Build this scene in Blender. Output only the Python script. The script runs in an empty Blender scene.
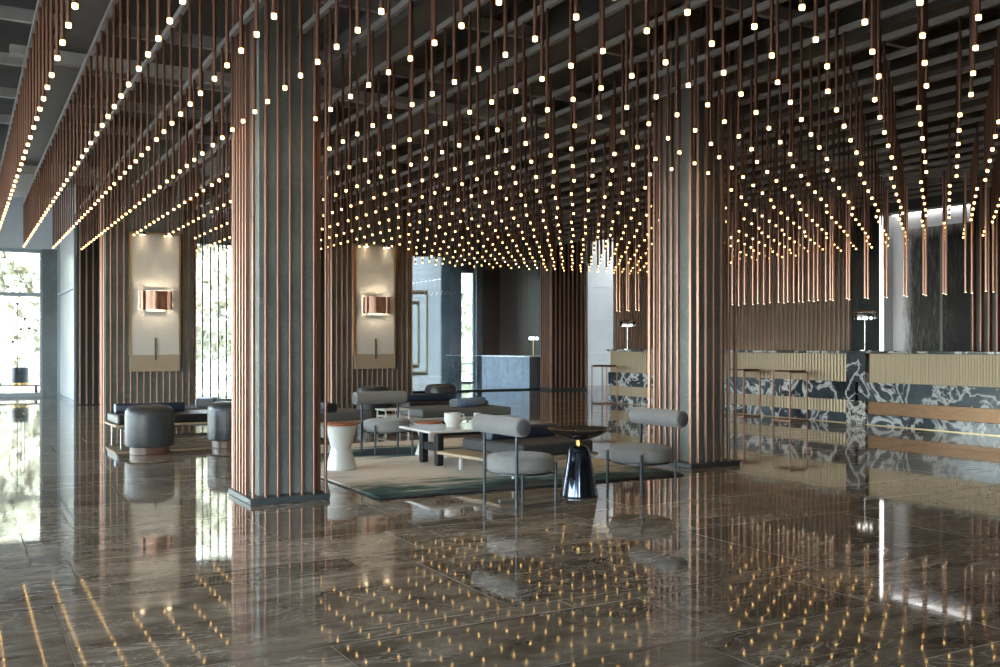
import bpy, math, random
from mathutils import Vector, Matrix
random.seed(7)
S = bpy.context.scene
COL = S.collection
PI = math.pi
R = math.radians
CAM_H = 1.2
YAW = R(29.05)
FPX = 973.0

# ------------------------------------------------------------------ materials
def newmat(name):
    m = bpy.data.materials.new(name); m.use_nodes = True
    nt = m.node_tree
    return m, nt, nt.nodes['Principled BSDF']

def N(nt, typ, **kw):
    n = nt.nodes.new(typ)
    for k, v in kw.items():
        if k == 'inp':
            for a, b in v.items(): n.inputs[a].default_value = b
        else: setattr(n, k, v)
    return n

def L(nt, a, b): nt.links.new(a, b)

def c4(c): return (c[0], c[1], c[2], 1.0)

def ramp(nt, stops, interp='LINEAR'):
    r = nt.nodes.new('ShaderNodeValToRGB'); e = r.color_ramp.elements
    r.color_ramp.interpolation = interp
    while len(e) > 1: e.remove(e[-1])
    e[0].position = stops[0][0]; e[0].color = c4(stops[0][1])
    for p, c in stops[1:]:
        x = e.new(p); x.color = c4(c)
    return r

def simple(name, col, rough=0.5, metal=0.0, spec=0.5, var=0.0, vscale=8.0, bump=0.0, bscale=60.0, stretch=(1, 1, 1), coat=0.0, sheen=0.0):
    m, nt, b = newmat(name)
    b.inputs['Base Color'].default_value = c4(col)
    b.inputs['Roughness'].default_value = rough
    b.inputs['Metallic'].default_value = metal
    b.inputs['Specular IOR Level'].default_value = spec
    b.inputs['Coat Weight'].default_value = coat
    b.inputs['Sheen Weight'].default_value = sheen
    tc = N(nt, 'ShaderNodeTexCoord'); mp = N(nt, 'ShaderNodeMapping')
    mp.inputs['Scale'].default_value = stretch
    L(nt, tc.outputs['Object'], mp.inputs['Vector'])
    if var > 0:
        no = N(nt, 'ShaderNodeTexNoise', inp={'Scale': vscale, 'Detail': 6.0, 'Roughness': 0.6})
        L(nt, mp.outputs[0], no.inputs['Vector'])
        lo = tuple(max(0, x * (1 - var)) for x in col); hi = tuple(min(1, x * (1 + var)) for x in col)
        rp = ramp(nt, [(0.3, lo), (0.7, hi)])
        L(nt, no.outputs['Fac'], rp.inputs[0]); L(nt, rp.outputs[0], b.inputs['Base Color'])
    if bump > 0:
        no = N(nt, 'ShaderNodeTexNoise', inp={'Scale': bscale, 'Detail': 3.0})
        L(nt, mp.outputs[0], no.inputs['Vector'])
        bp = N(nt, 'ShaderNodeBump', inp={'Strength': bump, 'Distance': 0.01})
        L(nt, no.outputs['Fac'], bp.inputs['Height']); L(nt, bp.outputs[0], b.inputs['Normal'])
    return m

def emit(name, col, strength, base=(0.8, 0.8, 0.8)):
    m, nt, b = newmat(name)
    b.inputs['Base Color'].default_value = c4(base)
    b.inputs['Emission Color'].default_value = c4(col)
    b.inputs['Emission Strength'].default_value = strength
    return m

def veined(name, base, base2, vein, scale=3.0, width=0.03, rough=0.15, amount=1.0, stretch=(1, 1, 1), dist=1.5, detail=5.0, warp=0.0):
    m, nt, b = newmat(name)
    tc = N(nt, 'ShaderNodeTexCoord'); mp = N(nt, 'ShaderNodeMapping'); mp.inputs['Scale'].default_value = stretch
    L(nt, tc.outputs['Object'], mp.inputs['Vector'])
    n1 = N(nt, 'ShaderNodeTexNoise', inp={'Scale': scale, 'Detail': detail, 'Roughness': 0.6, 'Distortion': dist})
    n2 = N(nt, 'ShaderNodeTexNoise', inp={'Scale': scale * 0.6, 'Detail': 8.0, 'Roughness': 0.6})
    L(nt, mp.outputs[0], n1.inputs['Vector']); L(nt, mp.outputs[0], n2.inputs['Vector'])
    s = N(nt, 'ShaderNodeMath', operation='SUBTRACT'); s.inputs[1].default_value = 0.5
    a = N(nt, 'ShaderNodeMath', operation='ABSOLUTE')
    L(nt, n1.outputs['Fac'], s.inputs[0]); L(nt, s.outputs[0], a.inputs[0])
    rv = ramp(nt, [(0.0, (amount,) * 3), (width * 0.5, (amount * 0.6,) * 3), (width, (0, 0, 0))])
    L(nt, a.outputs[0], rv.inputs[0])
    rb = ramp(nt, [(0.32, base), (0.68, base2)])
    L(nt, n2.outputs['Fac'], rb.inputs[0])
    mx = N(nt, 'ShaderNodeMix', data_type='RGBA')
    L(nt, rv.outputs[0], mx.inputs['Factor']); L(nt, rb.outputs[0], mx.inputs['A']); mx.inputs['B'].default_value = c4(vein)
    L(nt, mx.outputs['Result'], b.inputs['Base Color'])
    b.inputs['Roughness'].default_value = rough
    return m

M = {}
def make_floor_mat():
    m, nt, b = newmat('floor_marble')
    geo = N(nt, 'ShaderNodeNewGeometry')
    tc = N(nt, 'ShaderNodeTexCoord')
    # each slab is cut from another place in the stone
    off = N(nt, 'ShaderNodeVectorMath', operation='SCALE'); off.inputs['Scale'].default_value = 40.0
    cmb = N(nt, 'ShaderNodeCombineXYZ')
    L(nt, geo.outputs['Random Per Island'], cmb.inputs[0]); L(nt, geo.outputs['Random Per Island'], cmb.inputs[2])
    L(nt, cmb.outputs[0], off.inputs[0])
    add = N(nt, 'ShaderNodeVectorMath', operation='ADD')
    L(nt, tc.outputs['Object'], add.inputs[0]); L(nt, off.outputs[0], add.inputs[1])
    mp = N(nt, 'ShaderNodeMapping'); mp.inputs['Scale'].default_value = (0.8, 1.9, 1.0); mp.inputs['Rotation'].default_value = (0, 0, 0.15)
    L(nt, add.outputs[0], mp.inputs['Vector'])
    n1 = N(nt, 'ShaderNodeTexNoise', inp={'Scale': 2.2, 'Detail': 9.0, 'Roughness': 0.68, 'Distortion': 0.9})
    L(nt, mp.outputs[0], n1.inputs['Vector'])
    rb = ramp(nt, FLOOR_RAMP)
    L(nt, n1.outputs['Fac'], rb.inputs[0])
    n2 = N(nt, 'ShaderNodeTexNoise', inp={'Scale': 1.7, 'Detail': 5.0, 'Roughness': 0.6, 'Distortion': 2.2})
    L(nt, mp.outputs[0], n2.inputs['Vector'])
    s = N(nt, 'ShaderNodeMath', operation='SUBTRACT'); s.inputs[1].default_value = 0.5
    a = N(nt, 'ShaderNodeMath', operation='ABSOLUTE')
    L(nt, n2.outputs['Fac'], s.inputs[0]); L(nt, s.outputs[0], a.inputs[0])
    rv = ramp(nt, [(0.0, (0.95,) * 3), (0.006, (0.45,) * 3), (0.018, (0, 0, 0))])
    L(nt, a.outputs[0], rv.inputs[0])
    n3 = N(nt, 'ShaderNodeTexNoise', inp={'Scale': 1.3, 'Detail': 2.0}); L(nt, add.outputs[0], n3.inputs['Vector'])
    r3 = ramp(nt, [(0.40, (0, 0, 0)), (0.56, (1, 1, 1))]); L(nt, n3.outputs['Fac'], r3.inputs[0])
    vm = N(nt, 'ShaderNodeMath', operation='MULTIPLY'); L(nt, rv.outputs[0], vm.inputs[0]); L(nt, r3.outputs[0], vm.inputs[1])
    # finer crackle of pale veins
    n4 = N(nt, 'ShaderNodeTexNoise', inp={'Scale': 4.6, 'Detail': 6.0, 'Roughness': 0.65, 'Distortion': 1.6}); L(nt, mp.outputs[0], n4.inputs['Vector'])
    s4 = N(nt, 'ShaderNodeMath', operation='SUBTRACT'); s4.inputs[1].default_value = 0.5; a4 = N(nt, 'ShaderNodeMath', operation='ABSOLUTE')
    L(nt, n4.outputs['Fac'], s4.inputs[0]); L(nt, s4.outputs[0], a4.inputs[0])
    r4 = ramp(nt, [(0.0, (0.7,) * 3), (0.008, (0.3,) * 3), (0.02, (0, 0, 0))]); L(nt, a4.outputs[0], r4.inputs[0])
    n5 = N(nt, 'ShaderNodeTexNoise', inp={'Scale': 3.1, 'Detail': 2.0}); L(nt, add.outputs[0], n5.inputs['Vector'])
    r5 = ramp(nt, [(0.46, (0, 0, 0)), (0.6, (1, 1, 1))]); L(nt, n5.outputs['Fac'], r5.inputs[0])
    v4 = N(nt, 'ShaderNodeMath', operation='MULTIPLY'); L(nt, r4.outputs[0], v4.inputs[0]); L(nt, r5.outputs[0], v4.inputs[1])
    vx = N(nt, 'ShaderNodeMath', operation='MAXIMUM'); L(nt, vm.outputs[0], vx.inputs[0]); L(nt, v4.outputs[0], vx.inputs[1])
    mx = N(nt, 'ShaderNodeMix', data_type='RGBA')
    L(nt, vx.outputs[0], mx.inputs['Factor']); L(nt, rb.outputs[0], mx.inputs['A']); mx.inputs['B'].default_value = (0.62, 0.55, 0.45, 1)
    hsv = N(nt, 'ShaderNodeHueSaturation')
    mr = N(nt, 'ShaderNodeMapRange', inp={'To Min': 0.78, 'To Max': 1.18})
    L(nt, geo.outputs['Random Per Island'], mr.inputs[0]); L(nt, mr.outputs[0], hsv.inputs['Value'])
    L(nt, mx.outputs['Result'], hsv.inputs['Color'])
    L(nt, hsv.outputs[0], b.inputs['Base Color'])
    rr = ramp(nt, [(0.3, (0.025,) * 3), (0.75, (0.06,) * 3)])
    L(nt, n1.outputs['Fac'], rr.inputs[0]); L(nt, rr.outputs[0], b.inputs['Roughness'])
    b.inputs['Specular IOR Level'].default_value = 0.5
    return m
FLOOR_RAMP = [(0.28, (0.080, 0.061, 0.042)), (0.47, (0.180, 0.140, 0.099)), (0.60, (0.275, 0.222, 0.163)), (0.76, (0.44, 0.37, 0.285))]
M['floor'] = make_floor_mat()
M['grout'] = simple('floor_joint', (0.72, 0.64, 0.54), 0.5)
M['stone'] = veined('grey_green_stone', (0.135, 0.152, 0.142), (0.245, 0.26, 0.24), (0.36, 0.37, 0.345), scale=3.0, width=0.012, rough=0.35, amount=0.5)
M['copper'] = simple('brushed_copper', (0.44, 0.255, 0.19), 0.40, 1.0, var=0.12, vscale=5, stretch=(8, 8, 0.6))
M['tube'] = simple('shaded_copper_tube', (0.125, 0.056, 0.034), 0.42, 0.7)  # copper darkened in colour to stand for the dim ceiling shade
M['lit_copper'] = simple('lamplit_copper', (0.78, 0.46, 0.335), 0.36, 0.9)  # copper lightened in colour as if lamplit, for bar tubes and slats
M['plinth'] = simple('dark_slate', (0.055, 0.065, 0.070), 0.35, var=0.25, vscale=12)
M['steel'] = simple('dark_grey_steel', (0.045, 0.052, 0.060), 0.4, 0.6)
M['grey_fabric'] = simple('grey_woven_fabric', (0.225, 0.215, 0.205), 0.9, var=0.22, vscale=120, bump=0.3, bscale=350, sheen=0.2)
M['end_fabric'] = simple('dark_grey_fabric', (0.11, 0.112, 0.118), 0.9, var=0.2, vscale=100)
M['leather'] = simple('dark_grey_leather', (0.032, 0.034, 0.036), 0.38, var=0.2, vscale=14, bump=0.15, bscale=180)
M['olive'] = simple('charcoal_mattress_fabric', (0.105, 0.104, 0.098), 0.75, var=0.2, vscale=30)
M['charcoal'] = simple('charcoal_fabric', (0.045, 0.046, 0.046), 0.75, var=0.2, vscale=30)
M['black_leather'] = simple('black_leather', (0.014, 0.014, 0.015), 0.35, bump=0.1, bscale=160)
M['navy'] = simple('navy_leather', (0.016, 0.025, 0.048), 0.4, bump=0.1, bscale=160)
M['blue'] = simple('pale_blue_leather', (0.25, 0.36, 0.58), 0.45, var=0.12, vscale=20)
M['walnut'] = simple('walnut_wood', (0.075, 0.032, 0.020), 0.4, var=0.35, vscale=6, stretch=(1, 1, 9))
M['tan_wood'] = simple('pale_oak_board', (0.42, 0.31, 0.20), 0.5, var=0.15, vscale=6, stretch=(1, 14, 14))
M['white_metal'] = simple('off_white_metal', (0.62, 0.60, 0.56), 0.4)
M['chrome'] = simple('satin_chrome', (0.66, 0.67, 0.68), 0.2, 1.0)
M['ceramic'] = simple('off_white_ceramic', (0.66, 0.64, 0.60), 0.28, var=0.04, vscale=9)
M['white_marble'] = veined('white_marble', (0.66, 0.64, 0.61), (0.76, 0.74, 0.72), (0.48, 0.46, 0.45), scale=2.5, width=0.02, rough=0.16, amount=0.5)
M['terracotta'] = simple('terracotta_leather', (0.36, 0.115, 0.05), 0.45, var=0.12, vscale=20)
M['black_wood'] = simple('black_stained_wood', (0.010, 0.010, 0.010), 0.6, spec=0.25)
M['gloss_black'] = simple('gloss_gunmetal', (0.10, 0.115, 0.15), 0.10, 0.92, spec=0.6)
M['tray'] = simple('smoked_tray_lacquer', (0.055, 0.05, 0.052), 0.10, 0.5)
M['brass'] = simple('brass', (0.70, 0.44, 0.16), 0.25, 1.0)
M['gold'] = simple('pale_gold_edge', (0.62, 0.47, 0.26), 0.35, 1.0)
M['bronze'] = simple('fluted_bronze', (0.325, 0.25, 0.16), 0.45, 0.5, var=0.10, vscale=5, stretch=(1, 10, 0.5))
M['copper_plate'] = simple('brushed_copper_plate', (0.20, 0.11, 0.058), 0.38, 0.7, var=0.2, vscale=7, stretch=(1, 1, 5))
M['dark_marble'] = veined('dark_veined_marble', (0.010, 0.013, 0.016), (0.10, 0.125, 0.145), (0.66, 0.67, 0.66), scale=2.1, width=0.042, rough=0.14, amount=1.0, dist=0.8, detail=9.0, warp=0.5)
M['bold_marble'] = veined('bold_black_white_marble', (0.02, 0.02, 0.02), (0.10, 0.095, 0.09), (0.72, 0.68, 0.62), scale=3.6, width=0.09, rough=0.2, amount=1.0, dist=2.5, stretch=(1, 1, 1))
M['cream'] = simple('cream_panel_fabric', (0.58, 0.555, 0.51), 0.85, var=0.05, vscale=30, bump=0.1, bscale=250)
M['tan_panel'] = simple('tan_panel_fabric', (0.37, 0.285, 0.195), 0.8, var=0.08, vscale=40)
M['dark_bar'] = simple('dark_bronze_bar', (0.10, 0.085, 0.07), 0.5, 0.6)
M['ceiling'] = simple('dark_ceiling_paint', (0.095, 0.097, 0.098), 0.8, var=0.15, vscale=2)
M['beam'] = simple('dark_painted_beam', (0.085, 0.082, 0.078), 0.6, var=0.2, vscale=3)
M['rail'] = simple('grey_metal_rail', (0.30, 0.29, 0.275), 0.45, 0.3)
M['duct'] = simple('galvanised_channel', (0.36, 0.35, 0.335), 0.5, 0.3, var=0.15, vscale=3)
M['plaster'] = simple('pale_plaster', (0.60, 0.61, 0.63), 0.7, var=0.03, vscale=3)
M['blue_wall'] = simple('pale_grey_stone_wall', (0.56, 0.60, 0.65), 0.4, var=0.05, vscale=2)
M['alcove'] = simple('blue_grey_stone_wall', (0.24, 0.265, 0.285), 0.4, var=0.05, vscale=2)
M['pale_panel'] = simple('pale_blue_glass_panel', (0.74, 0.78, 0.80), 0.25)
M['teal_stone'] = veined('grey_teal_stone', (0.085, 0.105, 0.110), (0.15, 0.175, 0.18), (0.25, 0.28, 0.28), scale=2.0, width=0.012, rough=0.3, amount=0.5)
M['green_stone'] = simple('dark_green_stone', (0.022, 0.034, 0.034), 0.28, var=0.2, vscale=3)
M['brown_wall'] = simple('dark_brown_panel', (0.040, 0.033, 0.028), 0.35, var=0.2, vscale=3)
M['wall_stone'] = simple('taupe_stone', (0.20, 0.175, 0.145), 0.4, var=0.2, vscale=2)
M['frame'] = simple('grey_blue_frame', (0.30, 0.35, 0.40), 0.4, 0.4)
M['bulb'] = emit('warm_glow_ring', (1.0, 0.57, 0.16), 6.5)
M['led'] = emit('warm_recessed_lens', (1.0, 0.68, 0.37), 225.0)
M['bulb_soft'] = emit('warm_tube_tip', (1.0, 0.80, 0.55), 4.0)
M['sconce_bulb'] = emit('sconce_bulb', (1.0, 0.80, 0.56), 200.0)
M['downlight'] = emit('downlight_lens', (1.0, 0.78, 0.48), 14.0)
M['strip'] = emit('white_light_strip', (1.0, 0.98, 0.95), 5.0)
M['warm_strip'] = emit('warm_light_strip', (1.0, 0.86, 0.70), 7.0)
M['lamp_bulb'] = emit('table_lamp_bulb', (1.0, 0.93, 0.82), 6.0)
def leaf_mat(name, col):
    m, nt, b = newmat(name); out = nt.nodes['Material Output']
    b.inputs['Base Color'].default_value = c4(col); b.inputs['Roughness'].default_value = 0.7
    t = N(nt, 'ShaderNodeBsdfTranslucent'); t.inputs[0].default_value = c4(col)
    mx = N(nt, 'ShaderNodeMixShader'); mx.inputs[0].default_value = 0.5
    L(nt, b.outputs[0], mx.inputs[1]); L(nt, t.outputs[0], mx.inputs[2]); L(nt, mx.outputs[0], out.inputs[0])
    return m
M['leaf'] = leaf_mat('washed_out_leaf', (0.68, 0.68, 0.58)); M['leaf_dark'] = leaf_mat('washed_out_mid_leaf', (0.62, 0.63, 0.52))  # leaf colours paled to imitate overexposed daylight
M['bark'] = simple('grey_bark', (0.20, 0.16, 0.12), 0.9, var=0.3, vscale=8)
M['ground'] = simple('pale_paving', (0.36, 0.355, 0.33), 0.8, var=0.1, vscale=0.5)

def glass_mat(name, tint=(0.92, 0.96, 0.98), refl=0.06):
    m = bpy.data.materials.new(name); m.use_nodes = True; nt = m.node_tree
    nt.nodes.remove(nt.nodes['Principled BSDF']); out = nt.nodes['Material Output']
    t = N(nt, 'ShaderNodeBsdfTransparent'); t.inputs[0].default_value = c4(tint)
    g = N(nt, 'ShaderNodeBsdfGlossy', inp={'Roughness': 0.0})
    fr = N(nt, 'ShaderNodeFresnel', inp={'IOR': 1.45})
    mx = N(nt, 'ShaderNodeMixShader')
    ad = N(nt, 'ShaderNodeMath', operation='ADD'); ad.inputs[1].default_value = refl
    L(nt, fr.outputs[0], ad.inputs[0]); L(nt, ad.outputs[0], mx.inputs[0])
    L(nt, t.outputs[0], mx.inputs[1]); L(nt, g.outputs[0], mx.inputs[2]); L(nt, mx.outputs[0], out.inputs[0])
    return m
M['glass'] = glass_mat('clear_glass', refl=0.0)
M['glass_part'] = glass_mat('partition_glass', (0.86, 0.92, 0.95), 0.05)

def art_mat():
    m, nt, b = newmat('weathered_silver_artwork')
    tc = N(nt, 'ShaderNodeTexCoord')
    mp = N(nt, 'ShaderNodeMapping'); mp.inputs['Scale'].default_value = (1, 5.5, 0.9); L(nt, tc.outputs['Object'], mp.inputs['Vector'])
    n1 = N(nt, 'ShaderNodeTexNoise', inp={'Scale': 3.0, 'Detail': 10.0, 'Roughness': 0.75, 'Distortion': 0.8}); L(nt, mp.outputs[0], n1.inputs['Vector'])
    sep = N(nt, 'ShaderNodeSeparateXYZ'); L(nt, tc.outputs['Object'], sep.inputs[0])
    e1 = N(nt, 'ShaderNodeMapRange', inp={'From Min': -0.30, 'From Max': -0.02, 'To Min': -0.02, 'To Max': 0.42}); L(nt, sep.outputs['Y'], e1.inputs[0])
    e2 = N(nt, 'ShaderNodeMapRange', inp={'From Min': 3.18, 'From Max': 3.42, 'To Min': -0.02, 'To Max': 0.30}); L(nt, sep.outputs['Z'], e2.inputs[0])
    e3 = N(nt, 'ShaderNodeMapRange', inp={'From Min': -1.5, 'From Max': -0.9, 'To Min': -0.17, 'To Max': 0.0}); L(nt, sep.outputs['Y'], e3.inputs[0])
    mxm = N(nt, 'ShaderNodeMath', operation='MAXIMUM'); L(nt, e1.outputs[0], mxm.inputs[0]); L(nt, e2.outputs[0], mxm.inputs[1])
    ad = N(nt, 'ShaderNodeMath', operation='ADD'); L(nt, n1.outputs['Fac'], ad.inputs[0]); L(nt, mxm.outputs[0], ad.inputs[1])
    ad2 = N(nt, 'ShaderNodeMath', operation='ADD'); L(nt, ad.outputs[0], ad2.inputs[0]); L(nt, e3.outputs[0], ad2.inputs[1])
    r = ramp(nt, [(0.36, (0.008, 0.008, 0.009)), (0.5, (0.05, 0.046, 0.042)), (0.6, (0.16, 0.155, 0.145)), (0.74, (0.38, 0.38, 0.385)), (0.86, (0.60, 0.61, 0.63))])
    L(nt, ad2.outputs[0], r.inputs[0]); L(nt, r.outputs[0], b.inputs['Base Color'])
    b.inputs['Roughness'].default_value = 0.45
    return m
M['art'] = art_mat()

def rug_mat():
    m, nt, b = newmat('cream_teal_rug_pile')
    tc = N(nt, 'ShaderNodeTexCoord'); sep = N(nt, 'ShaderNodeSeparateXYZ'); L(nt, tc.outputs['Object'], sep.inputs[0])
    # object space: x in 0..RW, y in 0..RD
    mp = N(nt, 'ShaderNodeMapping'); mp.inputs['Scale'].default_value = (0.7, 5.5, 1); mp.inputs['Rotation'].default_value = (0, 0, -0.35)
    L(nt, tc.outputs['Object'], mp.inputs['Vector'])
    n = N(nt, 'ShaderNodeTexNoise', inp={'Scale': 1.6, 'Detail': 8.0, 'Roughness': 0.78}); L(nt, mp.outputs[0], n.inputs['Vector'])
    n2 = N(nt, 'ShaderNodeTexNoise', inp={'Scale': 1.1, 'Detail': 2.0}); L(nt, tc.outputs['Object'], n2.inputs['Vector'])
    # woven border of the design: dark near the front edge and across one far band
    def mrange(o, a, bb, c, d):
        q = N(nt, 'ShaderNodeMapRange', inp={'From Min': a, 'From Max': bb, 'To Min': c, 'To Max': d}); L(nt, o, q.inputs[0]); return q.outputs[0]
    e1 = mrange(sep.outputs['Y'], 0.0, 1.05, 0.36, -0.14)
    e2a = N(nt, 'ShaderNodeMath', operation='SUBTRACT'); L(nt, sep.outputs['Y'], e2a.inputs[0]); e2a.inputs[1].default_value = 3.05
    e2b = N(nt, 'ShaderNodeMath', operation='ABSOLUTE'); L(nt, e2a.outputs[0], e2b.inputs[0])
    e2 = mrange(e2b.outputs[0], 0.0, 0.8, 0.30, -0.14)
    mxm = N(nt, 'ShaderNodeMath', operation='MAXIMUM'); L(nt, e1, mxm.inputs[0]); L(nt, e2, mxm.inputs[1])
    ad = N(nt, 'ShaderNodeMath', operation='ADD'); lf = mrange(n2.outputs['Fac'], 0.3, 0.7, -0.17, 0.17)
    nn = N(nt, 'ShaderNodeMath', operation='ADD'); L(nt, n.outputs['Fac'], nn.inputs[0]); L(nt, lf, nn.inputs[1])
    L(nt, nn.outputs[0], ad.inputs[0]); L(nt, mxm.outputs[0], ad.inputs[1])
    r = ramp(nt, [(0.40, (0.76, 0.70, 0.60)), (0.53, (0.60, 0.56, 0.48)), (0.60, (0.27, 0.31, 0.27)), (0.68, (0.06, 0.135, 0.125)), (0.80, (0.03, 0.042, 0.05)), (0.9, (0.08, 0.085, 0.09))])
    L(nt, ad.outputs[0], r.inputs[0]); L(nt, r.outputs[0], b.inputs['Base Color'])
    b.inputs['Roughness'].default_value = 0.95; b.inputs['Specular IOR Level'].default_value = 0.1
    nb = N(nt, 'ShaderNodeTexNoise', inp={'Scale': 220.0}); L(nt, tc.outputs['Object'], nb.inputs['Vector'])
    bp = N(nt, 'ShaderNodeBump', inp={'Strength': 0.4, 'Distance': 0.01}); L(nt, nb.outputs['Fac'], bp.inputs['Height']); L(nt, bp.outputs[0], b.inputs['Normal'])
    return m
M['rug'] = rug_mat()

# ------------------------------------------------------------------ mesh helper
class MB:
    def __init__(s): s.v = []; s.f = []; s.mi = []; s.cur = 0
    def add(s, vs, fs):
        o = len(s.v); s.v += [tuple(p) for p in vs]
        for f in fs: s.f.append(tuple(i + o for i in f)); s.mi.append(s.cur)
        return s
    def box(s, x0, x1, y0, y1, z0, z1):
        vs = [(x, y, z) for z in (z0, z1) for y in (y0, y1) for x in (x0, x1)]
        return s.add(vs, [(0, 2, 3, 1), (4, 5, 7, 6), (0, 1, 5, 4), (2, 6, 7, 3), (0, 4, 6, 2), (1, 3, 7, 5)])
    def cbox(s, x0, x1, y0, y1, z0, z1, c=0.01, rot=None, org=(0, 0, 0)):
        """box with every edge chamfered"""
        X = (x0, x1); Y = (y0, y1); Z = (z0, z1); vs = []; idx = {}
        for i in (0, 1):
            for j in (0, 1):
                for k in (0, 1):
                    sx, sy, sz = (1 if i == 0 else -1), (1 if j == 0 else -1), (1 if k == 0 else -1)
                    for a in range(3):
                        p = [X[i] + sx * c, Y[j] + sy * c, Z[k] + sz * c]
                        p[a] = (X[i], Y[j], Z[k])[a]
                        idx[(i, j, k, a)] = len(vs); vs.append(p)
        fs = []
        q = lambda *t: idx[t]
        for i in (0, 1): fs.append((q(i, 0, 0, 0), q(i, 1, 0, 0), q(i, 1, 1, 0), q(i, 0, 1, 0)))
        for j in (0, 1): fs.append((q(0, j, 0, 1), q(1, j, 0, 1), q(1, j, 1, 1), q(0, j, 1, 1)))
        for k in (0, 1): fs.append((q(0, 0, k, 2), q(1, 0, k, 2), q(1, 1, k, 2), q(0, 1, k, 2)))
        for j in (0, 1):
            for k in (0, 1): fs.append((q(0, j, k, 1), q(1, j, k, 1), q(1, j, k, 2), q(0, j, k, 2)))
        for i in (0, 1):
            for k in (0, 1): fs.append((q(i, 0, k, 0), q(i, 1, k, 0), q(i, 1, k, 2), q(i, 0, k, 2)))
        for i in (0, 1):
            for j in (0, 1): fs.append((q(i, j, 0, 0), q(i, j, 1, 0), q(i, j, 1, 1), q(i, j, 0, 1)))
        for i in (0, 1):
            for j in (0, 1):
                for k in (0, 1): fs.append((q(i, j, k, 0), q(i, j, k, 1), q(i, j, k, 2)))
        return s.add(vs, fs)
    def lathe(s, prof, n=32, cx=0, cy=0, cap=True, sx=1.0, sy=1.0, power=None):
        """prof: list of (r, z) from bottom to top"""
        vs = []; fs = []
        for r, z in prof:
            for i in range(n):
                a = 2 * PI * i / n; ca, sa = math.cos(a), math.sin(a)
                if power:
                    ca = math.copysign(abs(ca) ** (2 / power), ca); sa = math.copysign(abs(sa) ** (2 / power), sa)
                vs.append((cx + r * ca * sx, cy + r * sa * sy, z))
        m = len(prof)
        for k in range(m - 1):
            for i in range(n):
                j = (i + 1) % n
                fs.append((k * n + i, k * n + j, (k + 1) * n + j, (k + 1) * n + i))
        if cap:
            fs.append(tuple(range(n - 1, -1, -1))); fs.append(tuple((m - 1) * n + i for i in range(n)))
        return s.add(vs, fs)
    def tube(s, p0, p1, r, n=10, r1=None, cap=True):
        p0 = Vector(p0); p1 = Vector(p1); d = (p1 - p0).normalized()
        u = d.orthogonal().normalized(); w = d.cross(u); r1 = r if r1 is None else r1
        vs = [p0 + (u * math.cos(2 * PI * i / n) + w * math.sin(2 * PI * i / n)) * r for i in range(n)]
        vs += [p1 + (u * math.cos(2 * PI * i / n) + w * math.sin(2 * PI * i / n)) * r1 for i in range(n)]
        fs = [(i, (i + 1) % n, n + (i + 1) % n, n + i) for i in range(n)]
        if cap: fs += [tuple(range(n - 1, -1, -1)), tuple(range(n, 2 * n))]
        return s.add(vs, fs)
    def rod_axis(s, prof, p0, axis, n=24):
        """surface of revolution about a horizontal axis; prof (t along axis, r)"""
        p0 = Vector(p0); d = Vector(axis).normalized(); u = Vector((0, 0, 1)); w = d.cross(u)
        vs = []; fs = []
        for t, r in prof:
            for i in range(n):
                a = 2 * PI * i / n; vs.append(p0 + d * t + (u * math.cos(a) + w * math.sin(a)) * r)
        for k in range(len(prof) - 1):
            for i in range(n):
                j = (i + 1) % n; fs.append((k * n + i, k * n + j, (k + 1) * n + j, (k + 1) * n + i))
        m = len(prof)
        fs += [tuple(range(n - 1, -1, -1)), tuple((m - 1) * n + i for i in range(n))]
        return s.add(vs, fs)
    def prism(s, poly, z0, z1):
        n = len(poly); vs = [(x, y, z0) for x, y in poly] + [(x, y, z1) for x, y in poly]
        fs = [tuple(range(n - 1, -1, -1)), tuple(range(n, 2 * n))] + [(i, (i + 1) % n, n + (i + 1) % n, n + i) for i in range(n)]
        return s.add(vs, fs)
    def xf(s, mat):
        s.v = [tuple(mat @ Vector(p)) for p in s.v]; return s
    def mesh(s, name, mats, smooth=None):
        me = bpy.data.meshes.new(name); me.from_pydata(s.v, [], s.f)
        if not isinstance(mats, (list, tuple)): mats = [mats]
        for m in mats: me.materials.append(m)
        if len(mats) > 1: me.polygons.foreach_set('material_index', s.mi)
        import bmesh
        bm = bmesh.new(); bm.from_mesh(me); bmesh.ops.recalc_face_normals(bm, faces=bm.faces); bm.to_mesh(me); bm.free()
        if smooth:
            me.polygons.foreach_set('use_smooth', [True] * len(me.polygons)); me.set_sharp_from_angle(angle=R(smooth))
        me.update(); return me
    def build(s, name, mats, parent=None, smooth=None, loc=None, rz=0.0):
        o = bpy.data.objects.new(name, s.mesh(name, mats, smooth)); COL.objects.link(o)
        if parent: o.parent = parent
        if loc: o.location = loc
        if rz: o.rotation_euler.z = rz
        return o

def thing(name, label, cat, loc=(0, 0, 0), rz=0.0, group=None):
    o = bpy.data.objects.new(name, None); COL.objects.link(o); o.empty_display_size = 0.1
    o.location = loc; o.rotation_euler = (0, 0, rz)
    o['label'] = label; o['category'] = cat; o['kind'] = 'thing'
    if group: o['group'] = group
    return o
def tag(o, label, cat, group=None, kind='thing'):
    o['label'] = label; o['category'] = cat; o['kind'] = kind
    if group: o['group'] = group
    return o
def struct(o, label=None, cat=None):
    o['kind'] = 'structure'
    if label: o['label'] = label
    if cat: o['category'] = cat
    return o
def dup(root, loc, rz=0.0, label=None, group=None):
    r = root.copy(); COL.objects.link(r); r.location = loc; r.rotation_euler = (0, 0, rz)
    if label: r['label'] = label
    if group: r['group'] = group
    for ch in list(root.children):
        c = ch.copy(); COL.objects.link(c); c.parent = r
        for g in list(ch.children):
            d = g.copy(); COL.objects.link(d); d.parent = c
    return r
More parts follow.
